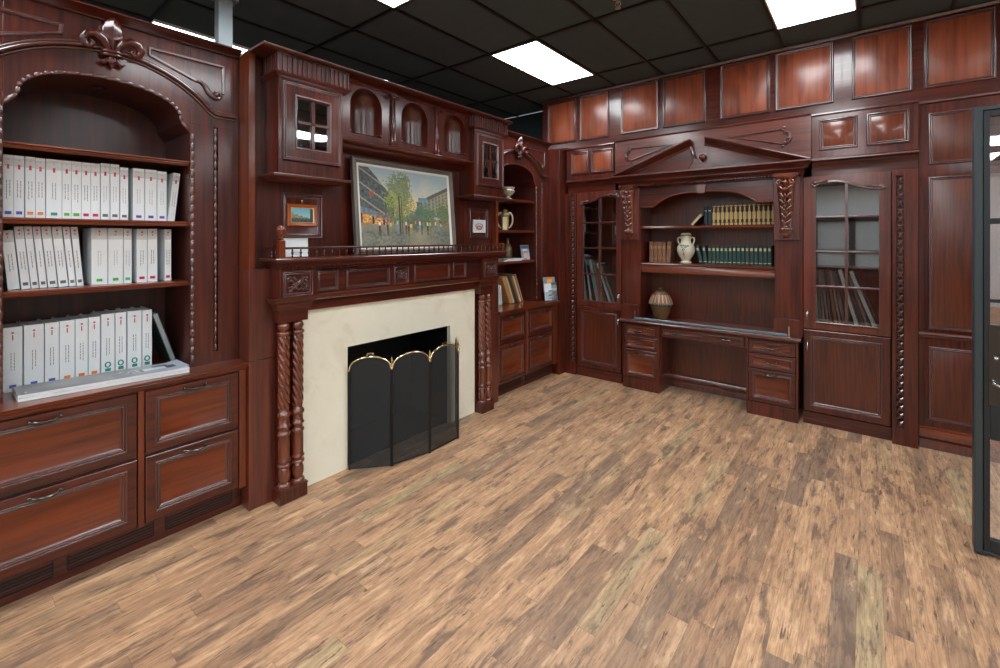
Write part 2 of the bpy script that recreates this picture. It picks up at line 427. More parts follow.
# steel strut behind the binder bookcase
t = thing('steel_strut_post', 'pale galvanised steel post rising to the ceiling behind the binder bookcase', 'post', (-3.80, 1.33, 0))
g = G()
for a, b_, c, d in ((-3.84, -3.76, 1.295, 1.300), (-3.765, -3.76, 1.300, 1.385), (-3.84, -3.835, 1.300, 1.385), (-3.84, -3.765, 1.385, 1.390)): g.box(a, b_, c, d, 0, CEIL-.02)
build(g, 'post_profile', steel, t)
g = G(); g.box(-3.87, -3.73, 1.27, 1.42, CEIL-.02, CEIL-.005); build(g, 'top_plate', steel, t)

# ------------------------------------------------------------------ shared joinery
def handle(W, s, d, z, w=.11, parent=None, name='handle', mat=None, rot=0.0, up=False):
    g = G(W); n = 11; pts = []; rad = []
    for i in range(n):
        u = i/(n-1)*2-1
        dd = d + .006 + .024*math.cos(u*PI/2)**.6 if abs(u) < 1 else d + .004
        off = -.008*math.cos(u*PI/2) if not up else 0
        pts.append((s, dd, z + u*w/2) if up else (s + u*w/2, dd, z + off)); rad.append(.0045 + .003*math.cos(u*PI/2))
    g.tube(pts, rad, 8)
    for u in (-1, 1):
        if up: g.blob(s, d+.006, z+u*w/2, .007, .006, .010, nu=8, nv=5)
        else: g.blob(s+u*w/2, d+.006, z, .011, .007, .008, nu=8, nv=5)
    return build(g, name, mat or pewter, parent)
def drawer(W, s0, s1, z0, z1, d, parent, fm, pm, border=.045, name='drawer', nh=1, hz=None, hw=.11, proud=.022):
    """a framed drawer front with a raised centre; its handle is a sub-part"""
    g = G(W); b = border; g.trim = True
    g.panel(s0, s1, z0, z1, [(0, d-.02), (0, d+proud-.008), (.002, d+proud-.003), (.006, d+proud)] + [(b*.70, d+proud)] + bead(b*.72, b*.88, d+proud-.001, b*.10) + bead(b*.90, b*1.06, d+proud-.003, b*.09) + [(b*1.10, d+proud-.008), (b*1.22, d+proud-.012)], cap=False)
    fr = build(g, name, [fm, trim_w], parent)
    g = G(W); t = b*1.22
    pr = [(t, d+proud-.012), (t+.003, d+proud-.014)]
    g.panel(s0, s1, z0, z1, pr); build(g, 'center_panel', pm, fr)
    hz = hz if hz is not None else z1 - b*.45
    for k in range(nh):
        s = (s0+s1)/2 if nh == 1 else s0 + (s1-s0)*(.2 if k == 0 else .8)
        handle(W, s, d+proud, hz, hw, fr)
    return fr
def ropebeads(g, path, r, step, dd, ecc=1.6, depth=.7):
    """elongated beads set along a path in the wall plane"""
    for (s0, z0), (s1, z1) in zip(path, path[1:]):
        L_ = math.hypot(s1-s0, z1-z0); n = max(1, round(L_/step)); ang = math.atan2(z1-z0, s1-s0)
        for i in range(n):
            u = (i+.5)/n; g.blob(s0+(s1-s0)*u, dd, z0+(z1-z0)*u, L_/n*.49, r*depth, r, ang, 7, 5)
def arc(cx, cz, rx, rz, a0, a1, n):
    return [(cx + rx*math.cos(math.radians(a0+(a1-a0)*i/n)), cz + rz*math.sin(math.radians(a0+(a1-a0)*i/n))) for i in range(n+1)]
def scroll(c, r, a0, turns, n=18, k=.28):
    out = []
    for i in range(n+1):
        u = i/n; a = a0 + turns*2*PI*u; rr = r*(1-u)+r*k*u; out.append((c[0]+rr*math.cos(a), c[1]+rr*math.sin(a)))
    return out

# ------------------------------------------------------------------ arched bookcases
FACE = -3.177; BBACK = -3.65
def bookcase(sL, o0, o1, sR, label, strips, shelves):
    c = (o0+o1)/2; hw = (o1-o0)/2
    t = thing('arched_bookcase', label, 'bookcase', ((sL+sR)/2, (FACE+BBACK)/2, .93), 'arched mahogany bookcases', 'L')
    g = G('L'); g.box(sL, o0, BBACK, FACE-.022, .93, 2.845); g.box(o1, sR, BBACK, FACE-.022, .93, 2.845)
    g.box(o0, o1, BBACK, FACE-.022, 2.60, 2.845); build(g, 'carcass', dark_in, t)
    g = G('L'); g.box(o0, o1, BBACK-.015, BBACK, .93, 2.60); build(g, 'back_board', dark_in, t)
    # arch
    step = 2.326
    ar = [(c-hw, step), (c-hw+.045, 2.378), (c-hw+.048, 2.415)] + arc(c, 2.415, hw-.055, .128, 180, 0, 18)[1:-1] + [(c+hw-.048, 2.415), (c+hw-.045, 2.378), (c+hw, step)]
    g = G('L'); chans = [o1+.136] if 'r' in strips else []
    if 'l' in strips: chans.append(o0-.136)
    def stile(a, b_):
        ch = [x for x in chans if a < x < b_]
        if ch:
            x = ch[0]; g.box(a, x-.012, FACE-.022, FACE, .93, 2.385); g.box(x+.012, b_, FACE-.022, FACE, .93, 2.385)
            g.box(x-.012, x+.012, FACE-.022, FACE, .93, 1.0); g.box(a, b_, FACE-.022, FACE, 2.385, 2.845)
        else: g.box(a, b_, FACE-.022, FACE, .93, 2.845)
    stile(sL, o0); stile(o1, sR)
    g.prism(ar + [(o1, 2.845), (o0, 2.845)], FACE-.022, FACE)
    build(g, 'face_frame', wood_v, t, bevel=.0015)
    if chans:
        g = G('L')
        for x in chans:
            ropebeads(g, [(x, 1.0), (x, 2.385)], .0105, .052, FACE-.007, depth=.9)
            g.box(x-.0035, x+.0035, FACE-.021, FACE-.010, 1.0, 2.385)
        build(g, 'bead_strip', trim_w, t)
    g = G('L'); e = .012
    ropebeads(g, [(o1+e, .95), (o1+e, step)], .013, .053, FACE+.001); ropebeads(g, [(o0-e, .95), (o0-e, step)], .013, .053, FACE+.001)
    a2 = [(s, z+.010) for s, z in ar]; ropebeads(g, a2, .010, .05, FACE+.001)
    build(g, 'bead_edging', trim_w, t)
    # soffit following the arch
    g = G('L'); V = [[g.v(s, d, z+.004) for s, z in ar] for d in (FACE-.022, BBACK)]
    for i in range(len(ar)-1): g.f([V[0][i], V[0][i+1], V[1][i+1], V[1][i]], True)
    build(g, 'arch_soffit', dark_in, t)
    g = G('L'); g.M = Matrix.Translation((c, FACE-.19, 2.534)); g.lathe(0, 0, [(.028, .006), (.028, -.003), (.02, -.006)], 18); build(g, 'puck_light', pewter, t, label='small round metal puck light')
    # shelves
    for z in shelves:
        g = G('L'); g.box(o0, o1, BBACK, FACE-.045, z-.024, z)
        g.stack(o0, o1, FACE-.045, FACE-.030, [(0, z-.030), (.006, z-.024), (.009, z-.018), (.006, z-.013), (.012, z-.009), (.012, z-.003), (.008, z)], 0, 0)
        build(g, 'shelf', red_y, t)
    # hood moulding
    a = arc(c, 2.069, .621, .621, 139.2, 40.8, 26)
    path = [(max(sL, c-.635), 2.455), (c-.50, 2.455)] + a + [(c+.50, 2.455), (min(sR, c+.615), 2.455)]
    path = [p for p in path if sL-.01 <= p[0] <= sR+.02]
    if path[0][0] > sL+.03: path.insert(0, (sL, path[0][1]))
    pf = [(-.014, FACE-.001)] + bead(-.014, -.002, FACE+.006, .008) + bead(-.001, .019, FACE+.016, .016) + bead(.020, .032, FACE+.006, .008) + [(.032, FACE-.001)]
    g = G('L'); g.sweep(path, pf, smooth=False); build(g, 'hood_molding', trim_w, t)
    # spandrel mouldings with a scroll
    for sg in (1, -1):
        def X(s): return c + sg*s
        if sg < 0 and c-.60 < sL: continue
        A, A2, B, C_ = (X(.178), 2.728), (X(.178), 2.768), (X(.548), 2.768), (X(.548), 2.60)
        D = (X(.400), 2.645)
        for nm, pts, r in (('spandrel_molding', [D, A, A2, B, C_], .0085),):
            g = G('L'); pth = pts if sg > 0 else pts[::-1]
            g.sweep(pth, [(-r, FACE-.001), (-r, FACE+.006), (-r*.4, FACE+.012), (r*.4, FACE+.012), (r, FACE+.006), (r, FACE-.001)])
            sc = [(X(.400), 2.645), (X(.425), 2.645), (X(.447), 2.628), (X(.462), 2.598), (X(.485), 2.575)]
            q = scroll((X(.512), 2.588), .030, PI*1.1 if sg > 0 else -PI*.1, 1.1*sg, 16)
            P3 = [(s, FACE+.008, z) for s, z in sc + q]
            g.tube(P3, [.008 + .007*math.sin(PI*min(1, i/9)) for i in range(len(P3))], 8)
            g.blob(X(.512), FACE+.010, 2.588, .012, .012, .012)
            build(g, nm, trim_w, t)
    # fleur-de-lis
    g = G('L'); fc = c + .012; dd = FACE + .030
    pet = [(0, 2.878, .004), (0, 2.862, .020), (0, 2.835, .040), (0, 2.80, .054), (0, 2.76, .052), (0, 2.72, .034), (0, 2.69, .018)]
    rows = []
    for _, z, w in pet:
        row = []
        for k in range(13):
            u = k/12*2-1; dep = dd + .030*(1-abs(u))**1.0 * min(1, w/.03)+ .004
            row.append(g.v(fc+u*w, dep if abs(u) < 1 else dd-.02, z))
        rows.append(row)
    for a_, b_ in zip(rows, rows[1:]):
        for k in range(12): g.f([a_[k], a_[k+1], b_[k+1], b_[k]], True)
    for sg in (1, -1):
        pts = [(fc+sg*s, dd+w, z) for s, z, w in ((.012, 2.665, .004), (.020, 2.70, .012), (.040, 2.735, .022), (.072, 2.755, .026), (.103, 2.745, .024), (.118, 2.715, .020), (.108, 2.688, .018), (.086, 2.684, .020), (.078, 2.702, .024), (.090, 2.716, .026))]
        g.tube(pts, [.012, .016, .021, .024, .022, .019, .016, .013, .010, .006], 10)
        pts = [(fc+sg*s, dd, z) for s, z in ((.010, 2.660), (.020, 2.635), (.038, 2.622), (.052, 2.632))]
        g.tube(pts, [.010, .015, .014, .006], 8)
    for z in (2.664, 2.682): g.tube([(fc-.040, dd, z), (fc-.02, dd+.022, z), (fc+.02, dd+.022, z), (fc+.040, dd, z)], .0095, 8)
    g.tube([(fc, dd, 2.66), (fc, dd+.008, 2.63), (fc, dd+.004, 2.600)], [.018, .022, .006], 10)
    g.box(fc-.02, fc+.02, FACE, dd+.01, 2.64, 2.76)
    build(g, 'fleur_de_lis_carving', wood_carved, t, angle=50)
    # cornice
    g = G('L'); g.stack(sL, sR, BBACK, FACE, [(.0, 2.845), (.012, 2.848), (.012, 2.856), (.020, 2.862), (.052, 2.883), (.058, 2.885), (.058, 2.893), (0, 2.893)], 0, 0)
    build(g, 'cornice', wood_y, t)
    g = G('L'); g.box(sR-.030, sR-.022, FACE, FACE+.006, 2.47, 2.845); build(g, 'corner_bead', wood_v, t)
    return t
book_a = bookcase(-.07, .200, .943, 1.209, 'large arched mahogany bookcase at the left edge holding white binders', 'lr', (2.162, 1.800, 1.446))
book_b = bookcase(3.634, 3.781, 4.524, 4.800, 'arched mahogany bookcase in the far corner holding vases and samples', 'r', (2.150, 1.792, 1.436))

# ------------------------------------------------------------------ drawer cabinets under them
def base_cabinet(sL, sR, front, zmid, cols, label, vents):
    t = thing('drawer_cabinet', label, 'cabinet', ((sL+sR)/2, (front+BBACK)/2, 0), 'low drawer cabinets', 'L')
    g = G('L'); g.box(sL, sR, BBACK, front-.022, .150, .896); build(g, 'cabinet_body', wood_v, t)
    g = G('L'); g.box(sL, sR, BBACK, front-.085, 0, .150); build(g, 'toe_kick', wood_y, t)
    g = G('L')
    for a, b_ in vents:
        g.panel(a, b_, .040, .128, [(0, front-.086), (0, front-.080), (.004, front-.080), (.004, front-.0845)], cap=False)
        for z in (.056, .072, .088, .104): g.stack(a+.004, b_-.004, front-.088, front-.084, [(0, z-.004), (.004, z-.002), (.001, z+.004)], 0, 0)
    build(g, 'vent_grille', plain('black_vent_slots', (.012, .008, .008), .6, spec=.25), t)
    g = G('L'); g.stack(sL, sR, BBACK, front, [(-.004, .880), (.0, .890), (.012, .895), (.012, .902), (.028, .908), (.034, .916), (.028, .921), (.034, .925), (.030, .930)], 0, 0)
    build(g, 'counter_top', red_y, t)
    edges = [sL] + [x for c_ in cols for x in c_] + [sR]
    g = G('L')
    for k in range(0, len(edges), 2):
        a, b_ = edges[k], edges[k+1]
        if b_-a > .006:
            g = G('L'); g.box(a+.001, b_-.001, front-.022, front-.002, .150, .880); build(g, 'stile', red_v, t, bevel=.001)
    for a, b_ in cols:
        for z0, z1 in ((zmid+.006, .876), (.165, zmid-.006)):
            drawer('L', a+.003, b_-.003, z0, z1, front-.022, t, wood_y, red_y, border=.058, hw=.105, hz=z1-.028, proud=.024)
    return t
cab_a = base_cabinet(-.07, 1.209, -3.058, .528, [(-.02, .672), (.700, 1.166)], 'low drawer cabinet under the white binder bookcase, vent slots at its foot', [(-.05, .363), (.411, .761), (.812, 1.157)])
cab_b = base_cabinet(3.634, 4.798, -3.040, .578, [(3.650, 4.130), (4.165, 4.700)], 'low four drawer cabinet in the far corner right of the fireplace', [(3.70, 4.15), (4.23, 4.72)])
g = G('L'); g.box(-.5, -.071, BBACK, -3.10, 0, 2.9); build(g, 'tall_side_panel', wood_v, label='plain mahogany end panel left of the binder bookcase', cat='panel')
# ------------------------------------------------------------------ fireplace mantel
FS0, FS1 = 1.211, 3.632; FC = (FS0+FS1)/2
t = FP = thing('fireplace_mantel', 'carved mahogany fireplace mantel with twisted columns and gallery rail', 'mantelpiece', (FC, -3.2, 0), W='L')
for k, (a, b_) in enumerate(((1.211, 1.36), (3.483, 3.632))):
    g = G('L'); g.box(a, b_, BBACK, -3.03, 0, .928); g.box(a, b_, BBACK, -3.03, .932, 1.502); build(g, 'side_pier', mid_v, t, bevel=.0015)
for a, b_ in ((1.36, 1.545), (3.262, 3.483)):
    g = G('L'); g.box(a, b_, BBACK, -3.018, 0, 1.30); build(g, 'column_backing', wood_v, t)
for a, b_ in ((1.352, 1.533), (3.273, 3.444)):
    g = G('L'); g.stack(a, b_, -3.03, -2.93, [(0, 0), (0, .078), (.003, .082), (.003, .090), (-.008, .096)]); build(g, 'plinth', wood_v, t)
def twisted(s, parent, hand):
    d = -2.975
    r = .0385
    g = G('L')
    def tw(rr, z, a):
        if z > .605 and z < 1.066: return rr*(.90 + .24*abs(math.sin(3*a - z*54)))
        if .285 < z < .425: return rr*(1.0 + .045*abs(math.cos(4*a)))
        return rr
    pr = [(r*1.12, .096), (r*1.15, .106), (r*1.05, .116), (r*.8, .122), (r*.86, .130), (r*1.0, .150), (r*1.03, .170), (r*.98, .192), (r*.78, .214), (r*.72, .219), (r*1.08, .224), (r*1.12, .234), (r*1.02, .243), (r*.75, .247), (r*.75, .256), (r*1.1, .262), (r*1.12, .270), (r*.95, .278),
          (r*.93, .286), (r*.93, .33), (r*.93, .38), (r*.93, .424), (r*1.08, .430), (r*1.12, .440), (r*.98, .448), (r*.9, .452), (r*.9, .474), (r*1.08, .480), (r*1.1, .490), (r*.9, .498),
          (r*.88, .54), (r*1.07, .546), (r*1.12, .560), (r*1.0, .574), (r*.82, .580), (r*.82, .604)]
    z = .606
    while z < 1.066: pr.append((r*.86, z)); z += .006
    pr += [(r*.82, 1.068), (r*1.05, 1.076), (r*1.12, 1.086), (r*1.0, 1.096), (r*.72, 1.101), (r*.9, 1.112), (r*1.04, 1.128), (r*.9, 1.146), (r*.6, 1.158)]
    g.lathe(s, d, pr, 42, tw); return build(g, 'twisted_column', carved_red, parent, angle=50)
for s, h_ in ((1.399, 1), (1.488, 1), (3.315, 1), (3.402, 1)): twisted(s, t, h_)
# capitals
for a, b_ in ((1.352, 1.545), (3.262, 3.444)):
    g = G('L'); g.stack(a, b_, -3.02, -2.945, [(0, 1.158), (0, 1.232), (.006, 1.236), (.010, 1.246), (.018, 1.262), (.022, 1.272), (.022, 1.278), (.030, 1.284), (.044, 1.302), (.046, 1.318)])
    cp = build(g, 'capital', wood_y, t)
    g = G('L'); n = 15
    for i in range(n): x = a-.006+(b_-a+.012)*(i+.5)/n; g.box(x-.0035, x+.0035, -2.945, -2.931, 1.246, 1.258)
    build(g, 'dentils', wood_y, cp)
# frieze
FR = -2.945
g = G('L'); g.box(1.36, 3.483, -3.05, FR, 1.30, 1.505); build(g, 'frieze', wood_y, t)
for a, b_ in ((1.340, 1.585), (3.240, 3.462)):
    g = G('L'); g.box(a, b_, FR-.08, -2.895, 1.318, 1.505); build(g, 'frieze_block', wood_v, t, bevel=.0015)
pf = lambda d: [(0, d), (.003, d+.006), (.010, d+.006), (.016, d+.001), (.022, d-.004), (.030, d-.008)]
for a, b_ in ((1.605, 1.765), (1.820, 2.205), (2.440, 2.850), (2.885, 3.060), (3.095, 3.235)):
    if a > 3.09: continue
    g = G('L'); g.trim = True; g.panel(a, b_, 1.338, 1.480, [(0, FR)] + bead(.001, .013, FR+.004, .008) + bead(.014, .024, FR+.001, .006) + [(.030, FR+.001)]); build(g, 'frieze_panel', [wood_y, trim_w], t)
def carving(sc, zc, w, h, d, parent):
    g = G('L'); g.trim = True; g.panel(sc-w/2, sc+w/2, zc-h/2, zc+h/2, [(0, d)] + bead(.001, .013, d+.005, .008) + bead(.014, .025, d+.002, .006) + [(.030, d+.002)])
    fr = build(g, 'carved_panel', [wood_v, trim_w], parent)
    g = G('L'); rnd = random.Random(int(sc*100)); W_, H_ = w/2-.030, h/2-.030
    for sg in (1, -1):
        for zg in (1, -1):
            for q in range(2):
                sc_ = scroll((sc+sg*W_*(.36+.40*q), zc+zg*H_*(.42 if q == 0 else .55)), min(W_, H_)*.34, PI*(.2+.5*q)*sg, 1.2*zg*sg, 12)
                g.tube([(x, d+.012, y) for x, y in sc_], [.0065-.003*i/12 for i in range(13)], 6)
        g.blob(sc+sg*W_*.55, d+.010, zc, .014, .010, .007)
        g.tube([(sc, d+.010, zc-H_*.7), (sc+sg*W_*.3, d+.016, zc-H_*.2), (sc+sg*W_*.85, d+.010, zc-H_*.85)], [.008, .007, .003], 6)
    g.blob(sc, d+.014, zc+H_*.15, .016, .014, .016)
    for k in range(16): g.blob(sc+W_*rnd.uniform(-.9, .9), d+.012, zc+H_*rnd.uniform(-.85, .85), rnd.uniform(.006, .011), rnd.uniform(.010, .018), rnd.uniform(.005, .009), rnd.uniform(0, 3))
    for k in range(6): a = k*PI/3; g.blob(sc+.020*math.cos(a), d+.010, zc+H_*.15+.018*math.sin(a), .010, .008, .006, a)
    build(g, 'foliage_carving', trim_w, fr)
carving(1.452, 1.408, .200, .166, -2.895, t); carving(2.312, 1.409, .155, .150, FR, t); carving(3.348, 1.400, .185, .150, -2.895, t)
g = G('L'); g.trim = True; g.stack(1.585, 3.240, -3.05, FR, [(0, 1.283), (.028, 1.290), (.034, 1.296), (.034, 1.306), (.020, 1.314), (.012, 1.318), (0, 1.322)], 0, 0); build(g, 'architrave', [red_y, trim_w], t)
g = G('L'); g.box(1.545, 3.262, -3.05, -2.985, 1.212, 1.284); build(g, 'lintel_board', wood_y, t)
# mantel shelf with dentils and gallery
MZ = 1.572
g = G('L'); g.trim = True; g.stack(1.340, 3.515, -3.079, -2.895, [(0, 1.500), (.006, 1.504), (.008, 1.515), (.014, 1.519), (.016, 1.526), (.030, 1.536), (.038, 1.545), (.038, 1.551), (.046, 1.556), (.048, 1.568), (.044, MZ)]); build(g, 'mantel_shelf', [wood_y, trim_w], t)
g = G('L'); n = 92
for i in range(n): x = 1.345+(3.510-1.345)*(i+.5)/n; g.box(x-.006, x+.006, -2.895, -2.860, 1.504, 1.514)
build(g, 'dentil_course', wood_y, t)
RD = -2.876; r0, r1 = 1.325, 3.535
gr = G('L'); gr.stack(r0, r1, RD-.014, RD, [(0, MZ+.058), (.002, MZ+.062), (.002, MZ+.068), (0, MZ+.072)]); gr.box(r0-.002, r0+.012, -3.05, RD-.014, MZ+.058, MZ+.072); gr.box(r1-.012, r1+.002, -3.05, RD-.014, MZ+.058, MZ+.072)
gr.box(r0, r1, RD-.014, RD, MZ, MZ+.008)
rail = build(gr, 'gallery_rail', wood_y, t)
def baluster(s, d):
    g = G('L'); g.lathe(s, d, [(.0045, MZ+.008), (.0065, MZ+.013), (.0035, MZ+.019), (.0075, MZ+.030), (.0085, MZ+.036), (.0045, MZ+.045), (.006, MZ+.051), (.0045, MZ+.058)], 10)
    build(g, 'baluster', wood_carved, rail)
s = r0+.085
while s < r1-.05: baluster(s, RD-.007); s += .0545
for d in (-2.93, -2.985): baluster(r0+.005, d); baluster(r1-.005, d)
for s in (1.338, 3.518):
    w = .019 if s < 2 else .016; top = .118 if s < 2 else .080
    g = G('L'); g.stack(s-w, s+w, RD-.007-w, RD-.007+w, [(0, MZ), (0, MZ+top-.008), (-.006, MZ+top)])
    if s < 2: g.lathe(s, RD-.007, [(.008, MZ+top-.002), (.017, MZ+top+.006), (.009, MZ+top+.016), (.016, MZ+top+.026), (.024, MZ+top+.034), (.024, MZ+top+.046), (.028, MZ+top+.054), (.026, MZ+top+.070), (.016, MZ+top+.084), (.006, MZ+top+.090)], 16)
    build(g, 'newel', red_v, t)

# ------------------------------------------------------------------ marble slab, firebox
g = G('L'); o0, o1, zt = 1.886, 2.930, .898
X0, X1, DT = 1.546, 3.261, -3.022
g.box(X0, o0, -3.06, DT, 0, 1.211); g.box(o1, X1, -3.06, DT, 0, 1.211); g.box(o0, o1, -3.06, DT, zt, 1.211)
build(g, 'marble_surround', stone, label='cream marble slab framing the black fireplace opening', cat='surround')
g = G('L'); D2 = -3.58
g.box(o0-.03, o0-.001, D2, -3.061, 0, zt+.03); g.box(o1+.001, o1+.03, D2, -3.061, 0, zt+.03); g.box(o0-.001, o1+.001, D2, -3.061, zt+.001, zt+.03)
g.box(o0-.03, o1+.03, D2-.03, D2, 0, zt+.03); g.box(o0-.001, o1+.001, D2, -3.061, 0, .012)
build(g, 'firebox', black_paint, label='black metal firebox inside the marble surround', cat='firebox')

# ------------------------------------------------------------------ overmantel
t = OM = thing('overmantel', 'tall mahogany overmantel with three arched niches and fluted cornice', 'overmantel', (FC, -3.1, 1.58), W='L')
g = G('L'); g.box(FS0, FS0+.036, BBACK, -3.030, 1.5035, 2.860); build(g, 'side_panel', red_v, t, bevel=.001)
g = G('L'); g.box(FS1-.036, FS1, BBACK, -3.030, 1.5035, 2.860); build(g, 'side_panel', red_v, t, bevel=.001)
g = G('L'); g.box(FS0+.036, FS1-.036, -3.10, -3.080, 1.504, 2.860); build(g, 'back_panel', wood_v, t)
C1 = (1.326, 1.767); C2 = (3.118, 3.553)
# niche front
niche_m = wood('mahogany_niche', *WD, axis='Z', rough=.3, bump=0)
NP = -2.955; NS = [2.001, 2.461, 2.927]; NR = .137; NA = 2.818; NSP = NA-NR; NB = 2.470
g = G('L'); z0, z1 = 2.420, 2.860
edges = [C1[1]]
g.box(C1[1], NS[0]-NR, NP-.02, NP, z0, z1)
for i, c in enumerate(NS):
    nx = NS[i+1]-NR if i < 2 else C2[0]
    g.box(c+NR, nx, NP-.02, NP, z0, z1)
    a = arc(c, NSP, NR, NR, 180, 0, 22)
    g.prism(a + [(c+NR, z1), (c-NR, z1)], NP-.02, NP)
    g.box(c-NR, c+NR, NP-.02, NP, z0, NB)
build(g, 'niche_front', wood_v, t)
for c in NS:
    g = G('L'); n = 20; rows = []
    R_ = NR+.001
    for z in (NB, NSP-.001): rows.append([g.v(c - R_*math.cos(PI*i/n), NP-.004 - R_*.85*math.sin(PI*i/n), z) for i in range(n+1)])
    for k in range(1, 9):
        ph = PI/2*k/8; rr = R_*math.cos(ph); zz = NSP + R_*math.sin(ph)
        rows.append([g.v(c - rr*math.cos(PI*i/n), NP-.004 - rr*.85*math.sin(PI*i/n), zz) for i in range(n+1)])
    for a, b_ in zip(rows, rows[1:]):
        for i in range(n): g.f([a[i], b[i+1] if False else a[i+1], b_[i+1], b_[i]], True)
    sh = build(g, 'niche_shell', niche_m, t, angle=80)
    g = G('L'); pts = [(c - (NR-.006)*math.cos(PI*i/n), NP-.002 - (NR-.006)*.85*math.sin(PI*i/n), NB+.018) for i in range(n+1)]
    g.tube(pts, .009, 6)
    g.prism([], 0, 0) if False else None
    fl_ = [g.v(c - NR*math.cos(PI*i/n), NP-.004 - NR*.85*math.sin(PI*i/n), NB+.006) for i in range(n+1)]; g.f(fl_)
    build(g, 'niche_base_ring', trim_w, sh)
for s in (2.236, 2.698):
    d = NP+.006
    g = G('L'); g.lathe(s, d, [(.030, 2.438), (.032, 2.446), (.026, 2.452), (.028, 2.460), (.023, 2.468), (.0235, 2.60), (.019, 2.775), (.023, 2.781), (.019, 2.787), (.024, 2.800)], 16)
    g.box(s-.034, s+.034, NP, d+.030, 2.420, 2.438)
    g.box(s-.040, s+.040, NP, d+.032, 2.818, 2.828)
    for sg in (1, -1):
        q = scroll((s+sg*.032, 2.806), .015, PI/2, -1.2*sg, 14); g.tube([(x, d+.020, z) for x, z in q], .0065, 6)
    g.box(s-.028, s+.028, NP, d+.020, 2.802, 2.818)
    build(g, 'small_column', wood_carved, t)
g = G('L'); g.trim = True; g.stack(C1[1], C2[0], -3.08, -2.932, [(0, 2.392), (.014, 2.398), (.022, 2.402), (.024, 2.414), (.016, 2.420)], 0, 0); build(g, 'niche_shelf', [red_y, trim_w], t)
g = G('L'); g.stack(C1[1], C2[0], -3.08, -3.062, [(0, 2.338), (.004, 2.346), (.012, 2.352), (.055, 2.386), (.06, 2.392)], 0, 0); build(g, 'shelf_cove', wood_y, t)
g = G('L'); g.trim = True; g.box(FS0-.002, 3.634, BBACK, -2.850, 2.861, 2.864); g.stack(1.215, 3.630, BBACK, -2.846, [(0, 2.864), (.008, 2.867), (.010, 2.871), (.012, 2.874), (.012, 2.880)], 0, .3); build(g, 'top_cornice', [wood_y, trim_w], t)
g = G('L'); g.box(C1[1], C2[0], -3.08, -2.94, 2.832, 2.860); build(g, 'cornice_fascia', wood_y, t)
for a, b_ in (C1, C2):
    a0, b0 = a-.012, b_+.036
    g = G('L'); g.box(a0+.004, b0-.004, -3.08, -2.882, 2.748, 2.860)
    n = 15; w = (b0-a0-.008)/n
    for i in range(n):
        x = a0+.004+w*(i+.5); pr = [(x-w*.5, 2.760), (x-w*.5+.001, 2.85)]
        # raised reeds between the flutes
        g.stack(x-w*.5-.0055, x-w*.5+.0055, -2.883, -2.871, [(0, 2.750), (0, 2.858)], 0, 0)
        q = arc(x, 2.842, w*.5-.005, .010, 0, 180, 6); g.prism(q + [(x-w*.5, 2.842), (x-w*.5, 2.860), (x+w*.5, 2.860), (x+w*.5, 2.842)], -2.883, -2.871)
    g.stack(b0-.004-.0055, b0-.004+.0055, -2.883, -2.871, [(0, 2.750), (0, 2.858)], 0, 0)
    for k in range(7):
        d = -3.06 + .18*k/6; g.box(a0-.002, a0+.006, d-.005, d+.005, 2.750, 2.856)
    build(g, 'fluted_frieze', trim_w, t)
    g = G('L'); g.stack(a, b_+.03, -3.08, -2.892, [(0, 2.712), (.004, 2.716), (.012, 2.722), (.014, 2.730), (.022, 2.736), (.024, 2.744), (.016, 2.748)]); build(g, 'frieze_molding', wood_y, t)
# moulded frames on the back panel
for a, b_, z0, z1 in ((1.433, 1.716, 1.697, 2.008), (3.232, 3.508, 1.697, 2.000)):
    g = G('L'); d = -3.08; g.trim = True
    g.panel(a, b_, z0, z1, [(0, d)] + bead(.001, .016, d+.012, .012) + bead(.017, .028, d+.004, .007) + [(.036, d+.001)], cap=True); build(g, 'moulded_frame', [wood_v, trim_w], t)
